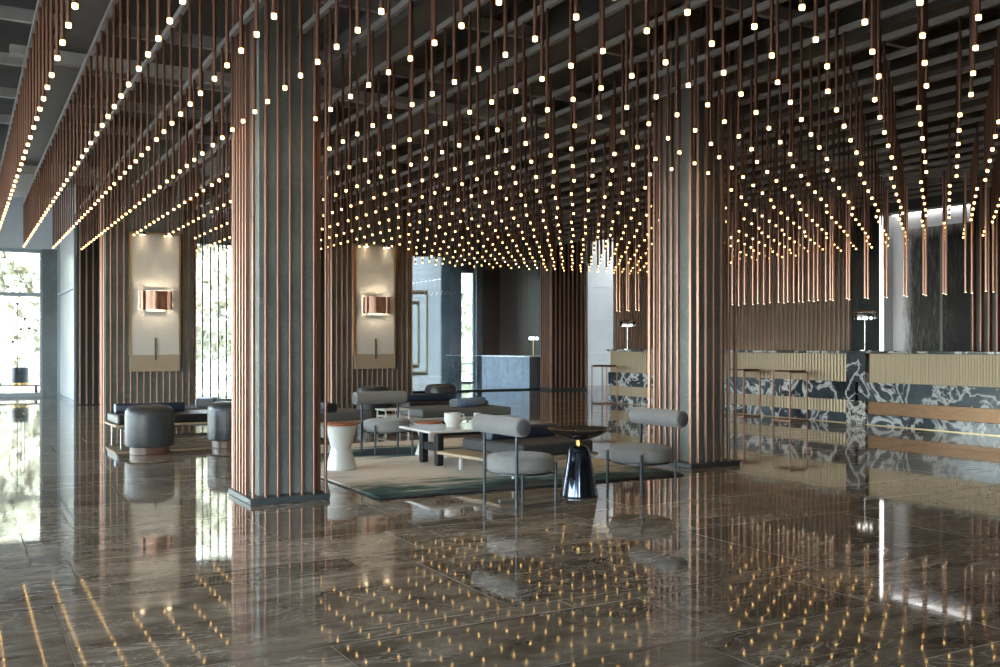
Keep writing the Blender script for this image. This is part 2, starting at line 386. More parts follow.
def ypx(px, X):
    """Y on the plane X where the sight line of column px meets it"""
    a = math.atan((px - 500) / FPX) + YAW
    return X / math.tan(a)
def xpx(px, Y):
    a = math.atan((px - 500) / FPX) + YAW
    return Y * math.tan(a)

# ------------------------------------------------------------------ the shell
X0, X1, Y0, Y1, ZC = -9.0, 18.5, -4.0, 29.5, 4.75
def make_floor():
    mb = MB(); mb.cur = 1
    mb.add([(X0, Y0, -0.003), (X1, Y0, -0.003), (X1, Y1, -0.003), (X0, Y1, -0.003)], [(0, 1, 2, 3)])
    mb.cur = 0
    edges = [3.10, 3.73, 3.88, 4.95, 5.25, 5.88, 6.93, 7.90, 8.97]
    pat = [0.30, 0.63, 1.05, 0.98, 1.07, 0.15, 0.63]
    y = edges[-1]; k = 0
    while y < Y1: y += pat[k % 7]; k += 1; edges.append(min(y, Y1))
    y = edges[0]; k = 0; low = []
    while y > Y0: y -= pat[::-1][k % 7]; k += 1; low.append(max(y, Y0))
    edges = low[::-1] + edges
    known = {3.10: [1.30, 2.82, 3.73, 5.6], 3.88: [0.38, 2.22, 4.11, 5.55], 4.95: [1.91, 3.6], 5.25: [0.53, 2.40, 3.78, 5.8], 5.88: [0.34, 1.75, 2.68, 4.4], 7.90: [1.14, 2.9]}
    rnd = random.Random(3); g = 0.0036
    for a, b in zip(edges[:-1], edges[1:]):
        kn = known.get(a, []); xs = []
        x = kn[-1] if kn else 0.5 + rnd.random()
        xs += kn or [x]
        while x < X1: x += rnd.choice([1.25, 1.55, 1.8, 2.1]); xs.append(min(x, X1))
        x = xs[0]
        while x > X0: x -= rnd.choice([1.25, 1.55, 1.8, 2.1]); xs.insert(0, max(x, X0))
        for p, q in zip(xs[:-1], xs[1:]):
            if q - p < 0.02: continue
            mb.add([(p + g, a + g, 0), (q - g, a + g, 0), (q - g, b - g, 0), (p + g, b - g, 0)], [(0, 1, 2, 3)])
    o = mb.build('floor', [M['floor'], M['grout']]); struct(o)
make_floor()
cm = MB(); cm.box(X0, 2.2, Y0, 25.8, ZC, ZC + 0.2); cm.box(2.2, 9.35, Y0, 21.7, ZC, ZC + 0.2); cm.box(9.35, X1, Y0, 23.6, ZC, ZC + 0.2); cm.box(9.35, 9.6, 23.6, 28.3, ZC, ZC + 0.2); cm.box(13.42, X1, 23.6, 28.3, ZC, ZC + 0.2); cm.box(9.6, 13.42, 27.6, 28.3, ZC, ZC + 0.2)  # slab left open over the far room for an added skylight
struct(cm.build('ceiling', M['ceiling']))

def mullions(mb, axis, fixed, a, b, z0, z1, step, t=0.05, hz=()):
    n = max(1, round((b - a) / step))
    for i in range(n + 1):
        p = a + (b - a) * i / n
        if axis == 'x': mb.box(p - t / 2, p + t / 2, fixed - 0.05, fixed + 0.05, z0, z1)
        else: mb.box(fixed - 0.05, fixed + 0.05, p - t / 2, p + t / 2, z0, z1)
    for h in (z0 + t / 2, z1 - t / 2) + tuple(hz):
        if axis == 'x': mb.box(a, b, fixed - 0.045, fixed + 0.045, h - t / 2, h + t / 2)
        else: mb.box(fixed - 0.045, fixed + 0.045, a, b, h - t / 2, h + t / 2)
def window(name, axis, fixed, a, b, z0, z1, step, hz=(), glass='glass', t=0.05):
    mb = MB(); mullions(mb, axis, fixed, a, b, z0, z1, step, t, hz)
    o = struct(mb.build(name, M['frame']))
    g = MB()
    if axis == 'x': g.box(a, b, fixed - 0.006, fixed + 0.006, z0, z1)
    else: g.box(fixed - 0.006, fixed + 0.006, a, b, z0, z1)
    p = g.build('pane', M[glass], o)
    return o
# left side of the hall: full-height glazing to daylight
window('window_1', 'y', X0, Y0, 25.6, 0.0, 4.3, 2.2, (1.6,))
struct(MB().box(X0 - 0.2, X0, Y0, 29.5, 4.3, ZC).build('wall_left', M['plaster']))
window('window_8', 'x', Y0, X0, -2.0, 0.0, 4.3, 2.3, (1.6,))
struct(MB().box(-2.0, X1, Y0 - 0.2, Y0, 0, 4.3).build('wall_back_2', M['brown_wall']))
struct(MB().box(X0, X1, Y0 - 0.2, Y0, 4.3, ZC).build('wall_back', M['plaster']))
# far left window with trees outside
window('window_2', 'x', 25.6, X0, 1.72, 0.0, 3.50, 2.68, (2.42,), t=0.09)
struct(MB().box(X0, 2.1, 25.5, 25.8, 3.50, ZC).build('trim_1', M['blue_wall']))
struct(MB().box(1.72, 2.12, 25.45, 25.8, 0, 3.50).build('trim_2', M['teal_stone']))
w = MB(); mullions(w, 'y', 2.09, 21.62, 25.45, 0.0, 3.9, 3.83, 0.06, (2.42,)); struct(w.build('trim_12', M['frame']))
struct(MB().box(2.10, 2.2, 21.6, 25.5, 0, ZC).build('wall_side', M['pale_panel']))
# dark stone end wall with slats behind the left pier
w = MB()
for i in range(4):
    w.box(2.08, 3.62, 21.4, 21.6, 0.0 + i * 0.72 + (0.004 if i else 0), min((i + 1) * 0.72 - 0.004, 9))
w.box(2.08, 3.62, 21.4, 21.6, 2.88, ZC); w.box(2.08, 3.62, 21.42, 21.6, 0, 3)
struct(w.build('wall_front', M['green_stone']))
w = MB()
for i in range(13): w.box(2.12 + i * 0.123, 2.142 + i * 0.123, 21.3, 21.4, 0.02, 3.9)
struct(w.build('trim_4', M['copper']))
window('window_4', 'x', 21.5, 3.62, 5.9, 0.0, 3.45, 2.28, (), t=0.05)
struct(MB().box(3.62, 5.9, 21.4, 21.6, 3.45, ZC).build('trim_5', M['blue_wall']))
struct(MB().box(5.9, 9.35, 21.4, 21.6, 0, ZC).build('wall_front_2', M['green_stone']))
w = MB()
for i in range(15): w.box(3.62 + i * 0.165, 3.65 + i * 0.165, 20.9, 20.96, 0.0, 3.85)
tag(w.build('slat_screen', M['chrome']), 'open screen of slim pale uprights before the bright window left of the near column', 'slat screen')
# glazed room at the far end
window('window_9', 'y', 9.28, 23.2, 27.9, 0.0, 4.2, 2.3, ())
struct(MB().box(9.2, 9.35, 21.6, 23.15, 0, ZC).build('wall_partition', M['blue_wall']))
struct(MB().box(9.2, 9.35, 23.15, 28.0, 4.2, ZC).build('wall_partition_2', M['blue_wall']))
struct(MB().box(15.55, 15.7, 23.1, 28.0, 0, ZC).build('wall_partition_3', M['brown_wall']))
pane = window('window_5', 'x', 23.0, 9.35, 14.25, 0.0, 3.55, 20, (), glass='glass_part', t=0.035)
struct(MB().box(9.35, 12.0, 22.9, 23.1, 3.55, ZC).build('trim_6', M['alcove']))
struct(MB().box(12.0, 15.7, 22.9, 23.1, 3.55, ZC).build('trim_3', M['teal_stone']))
struct(MB().box(9.35, 14.25, 22.92, 23.08, 0, 0.035).build('trim_7', M['plinth']))
struct(MB().box(14.2, 14.27, 22.94, 23.06, 0, 3.55).build('trim_8', M['white_metal']))
bx = [xpx(p, 28.0) for p in (395, 440.5, 461.5, 474.5)]
def tiled(x0, x1, y0, y1, zs, mat, name):
    w = MB()
    for a, b in zip(zs[:-1], zs[1:]): w.box(x0, x1, y0, y1, a + 0.004, b - 0.004)
    if y1 - y0 > x1 - x0: w.box(x0 + 0.015, x1 - 0.01, y0 + 0.02, y1 - 0.01, zs[0], zs[-1])
    else: w.box(x0 + 0.01, x1 - 0.01, y0 + 0.02, y1 - 0.01, zs[0], zs[-1])
    return struct(w.build(name, mat))
tiled(9.35, bx[1], 28.0, 28.2, [0, 0.9, 1.8, 2.7, 3.6, ZC], M['alcove'], 'wall_far')
struct(MB().box(9.6, 13.42, 23.6, 27.6, ZC + 0.05, ZC + 0.062).build('added_skylight', M['glass']))  # unseen skylight added to brighten the pale far wall
tiled(bx[1], bx[2], 28.0, 28.2, [0, 0.9, 1.8, 2.7, 3.6, ZC], M['teal_stone'], 'wall_far_2')
window('window_6', 'x', 28.1, bx[2], bx[3], 0.0, 3.6, 3, (0.62,), t=0.04)
struct(MB().box(bx[2], bx[3], 28.0, 28.2, 3.6, ZC).build('trim_9', M['teal_stone']))
struct(MB().box(bx[3] + 0.03, xpx(481, 28), 27.9, 28.2, 0, ZC).build('wall_far_3', M['teal_stone']))
tiled(xpx(481, 28), 18.5, 28.0, 28.2, [0, 0.9, 1.8, 2.7, 3.6, ZC], M['brown_wall'], 'wall_far_4')
# right side
RWX = 15.8
yg0, yg1 = ypx(879, RWX), ypx(851, RWX)
w = tiled(RWX, RWX + 0.2, yg1, 22.0, [0, 1.2, 2.4, 3.6, ZC], M['wall_stone'], 'wall_right')
mb = MB(); y = yg1 + 0.02; sp = 0.122
while y < 21.9: mb.box(RWX - 0.035, RWX, y, y + 0.022, 0.0, ZC - 0.02); y += sp
struct(mb.build('trim_10', M['lit_copper']))
struct(MB().box(RWX, RWX + 0.02, yg0, yg1, 0, ZC).build('wall_right_2', M['green_stone']))
struct(MB().box(RWX + 0.02, RWX + 0.5, yg0, yg1, 0, ZC).build('wall_right_6', M['plaster']))
struct(MB().box(RWX, RWX + 0.5, 6.0, yg0, 3.78, ZC).build('wall_right_3', M['ceiling']))
struct(MB().box(RWX + 0.40, RWX + 0.5, 6.0, yg0, 0, 3.78).build('wall_right_4', M['plaster']))
struct(MB().box(RWX, RWX + 0.2, Y0, 6.0, 0, ZC).build('wall_right_5', M['wall_stone']))
mb = MB(); mb.box(RWX + 0.025, RWX + 0.105, yg0 - 0.02, yg0, 0.02, 3.74)
tag(mb.build('light_strip', M['strip']), 'upright white light strip along the left edge of the pale niche', 'light strip')
mb = MB(); mb.box(RWX + 0.30, RWX + 0.38, 9.0, yg0 - 0.06, 3.76, 3.78)
tag(mb.build('light_strip', M['strip']), 'level white light strip along the top of the pale niche behind the bar', 'light strip')
struct(MB().cbox(RWX - 0.34, RWX - 0.05, yg1, 19.6, 0.0, 0.86, 0.005).build('trim_13', M['dark_marble']))  # unseen back-bar ledge added to carry the light strip
struct(MB().box(RWX - 0.26, RWX - 0.20, yg1 + 0.1, 19.5, 0.8605, 0.872).build('hidden_bar_strip', M['warm_strip']))  # unseen warm light strip added to light the slatted wall
# alcove at the far right corner
struct(MB().box(15.7, 18.5, 24.4, 24.6, 0, ZC).build('wall_alcove', M['alcove']))
window('added_alcove_window', 'y', 18.45, 22.2, 24.4, 0.0, 4.3, 2.2, ())  # unseen window added to light the alcove wall
struct(MB().box(16.0, 18.5, 22.0, 22.2, 0, ZC).build('wall_alcove_2', M['wall_stone']))
w = MB()
for z in (1.0, 2.0, 3.0): w.box(15.7, 18.5, 24.385, 24.4, z, z + 0.012)
struct(w.build('trim_11', M['frame']))

# ------------------------------------------------------------------ ceiling structure
GK = 0.915
NX = 30; SX = 0.497 * GK; XR0 = 0.55 * GK
rails = MB()
for i in range(-3, NX):
    x = XR0 + SX * i
    r_ = MB(); r_.box(x - 0.018, x + 0.018, 2.0, 18.6, 3.62, 3.665)
    o = r_.build('ceiling_rail', M['rail']); struct(o)
for i, (x, wd) in enumerate([(-1.0, .16), (0.95, 0.16), (3.65, 0.2), (5.2, 0.16), (7.6, 0.2), (9.2, 0.16), (10.8, 0.2), (12.2, 0.16), (13.8, 0.2)]):
    b_ = MB()
    b_.box(x - wd, x + wd, 1.0, 21.3, 4.12, 4.16); b_.box(x - 0.02, x + 0.02, 1.0, 21.3, 4.16, 4.6); b_.box(x - wd, x + wd, 1.0, 21.3, 4.6, ZC)
    struct(b_.build('ceiling_beam', M['beam']))
for y in (3.4, 5.1, 6.8, 8.45, 10.35, 12.0, 13.6, 15.2, 18.9, 20.3):
    c_ = MB(); c_.box(-2.0, 15.7, y - 0.03, y + 0.03, 4.30, 4.42); struct(c_.build('ceiling_beam', M['duct']))
for y in (10.5, 17.4):
    c_ = MB(); c_.box(0.42, 15.7, y - 0.06, y + 0.06, 4.02, 4.10); c_.tube((0.42, y, 4.02), (15.7, y, 4.02), 0.05, 10)
    struct(c_.build('ceiling_beam', M['duct']))

# ------------------------------------------------------------------ columns with copper fins
def column(x0, y0, nx, ny, spx, spy, label, skip_side=True):
    """x0,y0 = front-left corner fin; fins stand on a slate plinth around a recessed stone core"""
    wx = (nx - 1) * spx; wy = (ny - 1) * spy
    t = thing('column', label, 'column', (x0 + wx / 2, y0 + wy / 2, 0))
    hx, hy = wx / 2, wy / 2
    MB().cbox(-hx - 0.035, hx + 0.02, -hy - 0.05, hy + 0.012, 0, 0.045, 0.004).build('plinth', M['plinth'], t)
    MB().cbox(-hx + 0.055, hx - 0.075, -hy + 0.075, hy - 0.075, 0.045, ZC - 0.003, 0.01).build('core', M['stone'], t)
    fw, fd = 0.009, 0.017
    def fin(x, y, horiz):
        a, b = (fw, fd) if horiz else (fd, fw)
        MB().cbox(x - a, x + a, y - b, y + b, 0.045, ZC - 0.003, 0.002).build('fin', M['copper'], t)
    for i in range(nx):
        fin(-hx + i * spx, -hy, True); fin(-hx + i * spx, hy, True)
    for j in range(1, ny - 1):
        if j == 1: continue
        fin(-hx, -hy + j * spy, False)
        fin(hx, -hy + j * spy, False)
    return t
column(1.945, 7.35, 7, 8, 0.095, 0.0885, 'tall stone column with copper fins, nearest the camera, in front of the rug')
column(6.28, 7.45, 7, 8, 0.097, 0.093, 'tall stone column with copper fins, standing beside the grey chair at the rug')

def pier(x0, x1, y, depth, label, pc):
    t = thing('pier', label, 'pier', ((x0 + x1) / 2, y, 0))
    h = (x1 - x0) / 2
    MB().cbox(-h + 0.03, h - 0.03, 0.06, depth, 0.0, ZC - 0.003, 0.01).build('core', M['stone'], t)
    n = int(round((x1 - x0) / 0.098)); s = (x1 - x0 - 0.02) / n
    for i in range(n + 1):
        x = -h + 0.01 + i * s; ax = (x0 + x1) / 2 + x
        top = 0.80 if abs(ax - pc) < 0.375 else ZC - 0.003
        MB().cbox(x - 0.009, x + 0.009, 0.0, 0.06, 0.0, top, 0.002).build('fin', M['copper'], t)
    for sx in (-1, 1):
        for j in range(1, 4):
            yy = 0.06 + j * (depth - 0.09) / 3.3
            MB().cbox(sx * (h - 0.01) - 0.025, sx * (h - 0.01) + 0.025, yy - 0.009, yy + 0.009, 0.0, ZC - 0.003, 0.002).build('fin', M['copper'], t)
    return t
pier(1.93, 3.32, 16.0, 0.34, 'wide finned pier behind the two dark ottomans and black daybed', 2.68)
pier(5.58, 7.10, 16.0, 0.34, 'wide finned pier behind the round grey chair with its back to the wall', 6.36)

def slat_column(x0, x1, y0, y1, n, label, spy=0.11):
    t = thing('column', label, 'column', ((x0 + x1) / 2, (y0 + y1) / 2, 0)); hx, hy = (x1 - x0) / 2, (y1 - y0) / 2
    MB().box(-hx + 0.05, hx - 0.05, -hy + 0.05, hy - 0.05, 0, ZC - 0.003).build('core', M['brown_wall'], t)
    MB().cbox(-hx - 0.02, hx + 0.02, -hy - 0.02, hy + 0.02, 0, 0.06, 0.005).build('plinth', M['plinth'], t)
    for i in range(n):
        x = -hx + 2 * hx * i / (n - 1)
        MB().cbox(x - 0.02, x + 0.02, -hy, -hy + 0.06, 0.06, ZC - 0.003, 0.003).build('fin', M['copper'], t)
    y = -hy + 0.15
    while y < hy:
        MB().cbox(-hx, -hx + 0.06, y - 0.015, y + 0.015, 0.06, ZC - 0.003, 0.003).build('fin', M['copper'], t); y += spy
    return t
slat_column(xpx(552, 22.3), xpx(586, 22.3), 22.3, 22.9, 9, 'dark column wrapped in copper slats at the far end, right of the glazed room')
slat_column(14.3, 15.3, 8.9, 10.15, 9, 'column with broad copper slats behind the bar at the right edge', 0.14)

# ------------------------------------------------------------------ pendants
TIP, TOP, TR = CAM_H + 1.84 * GK, 3.628, 0.0115
def pend_mesh(mb, x, y, z0, z1, n=8, r=TR):
    mb.tube((x, y, z0 + 0.022), (x, y, z1), r, n)
def bulb_mesh(mb, x, y, z0, n=8, r=0.0145):
    """glowing ring around a lens recessed inside it"""
    vs = []; fs = []
    for pr, pz in ((0.86, 0.016), (0.86, 0.0), (1.0, 0.0), (1.0, 0.022)):
        for i in range(n):
            a = 2 * PI * i / n; vs.append((x + pr * r * math.cos(a), y + pr * r * math.sin(a), z0 + pz))
    for k in range(3):
        for i in range(n):
            j = (i + 1) % n; fs.append((k * n + i, k * n + j, (k + 1) * n + j, (k + 1) * n + i))
    mb.add(vs, fs)
    mb.cur += 1
    mb.add(vs[:n], [tuple(range(n - 1, -1, -1))])
    mb.cur -= 1
def cap_mesh(mb, x, y, z0, n=8, r=0.0145):
    mb.tube((x, y, z0 + 0.0225), (x, y, z0 + 0.034), r, n)
ys = []
k = -2
while True:
    base = (7.30 + 2.272 * k) * GK
    row = [base + 0.365 * GK * j for j in range(6)]
    ys += [y for y in row if y <= 20.3 * GK]
    if base > 20.3 * GK: break
    k += 1
def blocked(x, y):
    for a, b, c, d in ((1.90, 2.56, 7.31, 8.0), (6.22, 6.92, 7.41, 8.17), (1.915, 3.34, 15.96, 16.38), (5.56, 7.12, 15.96, 16.38)):
        if a < x < b and c < y < d: return True
    return False
cth, sth = math.cos(YAW), math.sin(YAW)
pts = []
for i in range(NX):
    x = XR0 + SX * i
    for y in ys:
        d = x * sth + y * cth; l = x * cth - y * sth
        if d < 4.2: continue
        px = 500 + FPX * l / d; py = 346 - FPX * (TIP - CAM_H) / d
        pyt = 346 - FPX * (TOP - CAM_H) / d
        if px < -40 or px > 1045 or py < -25: continue
        if blocked(x, y): continue
        vis = -5 < px < 1005 and py > -2
        pts.append((0 if vis else 1, d, x, y))
pts.sort()
near, far = pts[:300], pts[300:]
mbt = MB(); pend_mesh(mbt, 0, 0, 0, TOP - TIP, 8); tube_me = mbt.mesh('tube', M['tube'], 40)
mbb = MB(); bulb_mesh(mbb, 0, 0, 0); bulb_me = mbb.mesh('bulb', [M['bulb'], M['led']], 60)
mbc = MB(); cap_mesh(mbc, 0, 0, 0); cap_me = mbc.mesh('socket', M['tube'], 40)
for (_, d, x, y) in near:
    t = thing('pendant_light', 'slim copper tube, coloured dark as in shade, with a glowing warm tip, one of the nearer ceiling pendants', 'pendant light', (x, y, TIP), 0, 'nearer tube pendants of the ceiling grid')
    for nm, me in (('tube', tube_me), ('bulb', bulb_me), ('socket', cap_me)):
        o = bpy.data.objects.new(nm, me); COL.objects.link(o); o.parent = t
mb = MB()
for (_, d, x, y) in far:
    mb.cur = 0; pend_mesh(mb, x, y, TIP, TOP, 6); cap_mesh(mb, x, y, TIP, 6)
    mb.cur = 1; bulb_mesh(mb, x, y, TIP, 6)
tag(mb.build('pendant_light_field', [M['tube'], M['bulb'], M['led']], None, 50), 'dense field of small glowing tube pendants receding towards the far walls', 'pendant lights', None, 'stuff')

# long pendants over the bar
bar_px = [(732.5, 0), (739, 1), (744.7, 0), (753, 1), (758, 0), (764, 1), (770, 0), (778.7, 0), (784, 1), (788, 0), (794, 1), (799, 0), (803, 1), (809, 0), (814, 1), (818, 0), (826, 1), (830.5, 0), (833, 1), (847, 0), (849.5, 1), (865, 0), (868, 1), (884, 0), (887, 1), (904, 0), (907, 1), (923.5, 0), (926, 1), (943.5, 0), (946, 1), (965.5, 0), (972, 1), (986, 0), (993.5, 1), (1003, 0), (617, 0), (620, 1), (627, 0), (629, 1), (636, 0), (639, 1)]
mbt = MB(); mbt.tube((0, 0, 0.006), (0, 0, TOP - 1.945), 0.016, 8); btube_me = mbt.mesh('tube', M['lit_copper'], 40)
mbb = MB(); mbb.tube((0, 0, 0), (0, 0, 0.006), 0.0145, 8); btip_me = mbb.mesh('tip', M['bulb_soft'], 40)
for px, line in bar_px:
    x = 12.25 if line == 0 else 12.53
    y = ypx(px, x)
    t = thing('bar_pendant', 'long copper tube pendant hanging low in the double row over the bar counter', 'pendant light', (x, y, 1.945), 0, 'long tube pendants over the bar')
    for nm, me in (('tube', btube_me), ('tip', btip_me)):
        o = bpy.data.objects.new(nm, me); COL.objects.link(o); o.parent = t
for x in (12.25, 12.53):
    r_ = MB(); r_.box(x - 0.02, x + 0.02, 6.0, 20.3, 3.62, 3.675); struct(r_.build('ceiling_rail', M['rail']))

# ------------------------------------------------------------------ wall panels with sconces
def wall_panel(xc, label, slabel):
    y = 16.0
    t = thing('wall_hanging', label, 'wall hanging', (xc, y - 0.03, 0))
    MB().cbox(-0.36, 0.36, -0.03, 0.03, 1.06, 2.95, 0.004).build('fabric_board', M['cream'], t)
    MB().cbox(-0.375, 0.375, -0.04, 0.03, 0.80, 1.06, 0.004).build('lower_board', M['tan_panel'], t)
    f = MB(); f.box(-0.385, -0.36, -0.045, 0.03, 1.06, 2.97); f.box(0.36, 0.385, -0.045, 0.03, 1.06, 2.97); f.box(-0.385, 0.385, -0.045, 0.03, 2.95, 2.975)
    f.build('edge_frame', M['gold'], t)
    MB().cbox(-0.011, 0.011, -0.06, -0.03, 0.98, 1.33, 0.003).build('upright_bar', M['dark_bar'], t)
    for sx in (-0.20, 0.20):
        h = MB(); h.lathe([(0.045, 2.925), (0.05, 2.955), (0.05, 2.97)], 16, sx, -0.10); d = h.build('downlight', M['dark_bar'], t, 40)
        MB().lathe([(0.038, 2.9205), (0.038, 2.9245)], 14, sx, -0.10).build('lens', M['downlight'], d)
        h2 = MB(); h2.box(sx - 0.012, sx + 0.012, -0.10, -0.03, 2.955, 2.967); h2.build('bracket', M['dark_bar'], d)
        ld = bpy.data.lights.new('picture_spot', 'SPOT'); ld.energy = 2.0; ld.color = (1, 0.80, 0.55); ld.spot_size = R(110); ld.spot_blend = 0.8; ld.shadow_soft_size = 0.03
        lo = bpy.data.objects.new('picture_spot', ld); COL.objects.link(lo); lo.parent = d; lo.location = (sx, -0.10, 2.915); lo.rotation_euler = (R(-6), 0, 0)
    s = thing('wall_sconce', slabel, 'wall lamp', (xc, y - 0.06, 1.77))
    MB().cbox(-0.15, 0.15, -0.02, 0.0, -0.035, 0.30, 0.003).build('backplate', M['cream'], s)
    # shade: shallow bowed copper sheet with tightly rolled ends
    prof = []
    for i in range(9):
        a = PI * (0.5 + i / 8 * 1.0); prof.append((-0.205 + 0.035 * math.cos(a) * 0.9, -0.075 + 0.045 * math.sin(a)))
    prof = [(-0.235, -0.02), (-0.243, -0.06), (-0.235, -0.10), (-0.205, -0.12), (-0.175, -0.115), (-0.16, -0.10)]
    mid = [(-0.16 + 0.32 * i / 16, -0.10 - 0.065 * math.sin(PI * i / 16)) for i in range(1, 16)]
    prof = prof + mid + [(-x, yy) for x, yy in prof[::-1]]
    n = len(prof); sh = MB(); vs = []
    for z in (0.0, 0.285):
        for x, yy in prof: vs.append((x, yy, z))
        for x, yy in prof: vs.append((x * 0.985, yy + 0.008, z))
    fs = []
    for i in range(n - 1):
        fs += [(i, i + 1, 2 * n + i + 1, 2 * n + i), (n + i, 3 * n + i, 3 * n + i + 1, n + i + 1), (i, n + i, n + i + 1, i + 1), (2 * n + i, 2 * n + i + 1, 3 * n + i + 1, 3 * n + i)]
    fs += [(0, 2 * n, 3 * n, n), (n - 1, 2 * n - 1, 4 * n - 1, 3 * n - 1)]
    sh.add(vs, fs); sh.build('shade', M['copper'], s, 35)
    MB().rod_axis([(0, 0.012), (0.01, 0.018), (0.28, 0.018), (0.29, 0.012)], (-0.145, -0.062, 0.145), (1, 0, 0), 12).build('bulb', M['sconce_bulb'], s, 50)
    b_ = MB(); b_.tube((-0.12, -0.02, 0.145), (-0.12, -0.05, 0.145), 0.008, 8); b_.tube((0.12, -0.02, 0.145), (0.12, -0.05, 0.145), 0.008, 8); b_.build('bulb_holder', M['chrome'], s)
wall_panel(2.68, 'cream wall panel on the pier behind the two dark ottomans', 'copper wall sconce on the cream panel above the black daybed')
wall_panel(6.36, 'cream wall panel on the pier behind the round grey chair', 'copper wall sconce on the cream panel right of the nearest column')

# ------------------------------------------------------------------ bar counter
def counter():
    xf = 12.10; t = thing('bar_counter', 'long bar counter of dark veined marble with bronze bands', 'bar counter', (xf, 0, 0))
    yp0, yp1 = ypx(866.5, xf), ypx(847, xf); ye = 17.05; yn = 4.5
    MB().box(0.10, 0.75, yn, ye - 0.02, 0.0, 1.09).build('body', M['green_stone'], t)
    MB().cbox(-0.03, 0.80, yn, ye, 1.09, 1.125, 0.006).build('counter_top', M['dark_marble'], t)
    def ribbed(y0, y1, z0, z1, sp, amp, name, mat, x=0.06):
        n = max(2, int((y1 - y0) / sp * 6)); vs = []; fs = []
        for i in range(n + 1):
            y = y0 + (y1 - y0) * i / n; dx = x - amp * abs(math.sin(PI * (y - y0) / sp))
            vs += [(dx, y, z0), (dx, y, z1), (0.12, y, z0), (0.12, y, z1)]
        for i in range(n):
            a = 4 * i; fs += [(a, a + 4, a + 5, a + 1), (a + 2, a + 3, a + 7, a + 6), (a + 1, a + 5, a + 7, a + 3), (a, a + 2, a + 6, a + 4)]
        fs += [(0, 1, 3, 2), (4 * n, 4 * n + 2, 4 * n + 3, 4 * n + 1)]
        m = MB(); m.add(vs, fs); return m.build(name, mat, t, 60)
    ribbed(yp1, ye - 0.03, 0.645, 1.085, 0.066, 0.010, 'upper_band', M['bronze'])
    ribbed(yn, yp0, 0.645, 1.085, 0.045, 0.008, 'upper_band', M['bronze'], 0.05)
    ribbed(yp1, ye - 0.03, 0.16, 0.36, 0.066, 0.010, 'lower_band', M['bronze'], 0.04)
    MB().cbox(0.02, 0.12, yn, yp0, 0.16, 0.36, 0.004).build('lower_band', M['copper_plate'], t)
    for a, b in ((yp1, ye - 0.02), (yn, yp0)):
        MB().cbox(0.0, 0.12, a, b, 0.36, 0.645, 0.004).build('marble_band', M['dark_marble'], t)
        MB().cbox(0.0, 0.12, a, b, 0.0, 0.16, 0.004).build('marble_band', M['dark_marble'], t)
    ym = (yp0 + yp1) / 2
    MB().cbox(-0.025, 0.12, yp0, yp1, 0.645, 1.088, 0.004).build('pilaster', M['dark_marble'], t)
    for a, b in ((yp0, ym - 0.025), (ym + 0.025, yp1)):
        MB().cbox(-0.005, 0.12, a, b, 0.36, 0.643, 0.004).build('pilaster', M['dark_marble'], t)
    MB().cbox(-0.02, 0.12, yp0, yp1, 0.0, 0.36, 0.004).build('pilaster_foot', M['bold_marble'], t)
    k = MB(); k.box(-0.02, 0.0, yn, yp0, 0.0, 0.010); k.box(-0.02, 0.0, yp1, ye, 0.0, 0.010); k.build('kick_trim', M['gold'], t)
counter()

def bar_stool(x, y, label):
    t = thing('bar_stool', label, 'bar stool', (x, y, 0), 0, 'copper framed stools at the bar'); h = 0.185; p = 0.010
    for sx in (-1, 1):
        for sy in (-1, 1):
            MB().cbox(sx * h - p, sx * h + p, sy * h - p, sy * h + p, 0.0, 0.78, 0.002).build('leg', M['copper'], t)
    r_ = MB()
    for z in (0.0, 0.765):
        for s_ in (-1, 1):
            r_.box(-h, h, s_ * h - p, s_ * h + p, z + 0.0006, z + 0.018); r_.box(s_ * h - p * .98, s_ * h + p * .98, -h + p, h - p, z + 0.0006, z + 0.018)
    r_.build('ring_frame', M['copper'], t)
    MB().cbox(-h + 0.01, h - 0.01, -h + 0.01, h - 0.01, 0.783, 0.808, 0.008).build('seat', M['walnut'], t)
    MB().lathe([(0.15, 0.0), (0.155, 0.006), (0.15, 0.016), (0.10, 0.018)], 28).build('base_plate', M['walnut'], t, 30)
    return t
bar_stool(11.72, ypx(790, 11.72), 'copper framed bar stool nearest to the marble pilaster of the bar')
bar_stool(11.72, ypx(744, 11.72), 'copper framed bar stool half hidden by the finned column at the rug')
bar_stool(11.72, ypx(604.5, 11.72), 'copper framed bar stool standing alone at the far end of the bar')

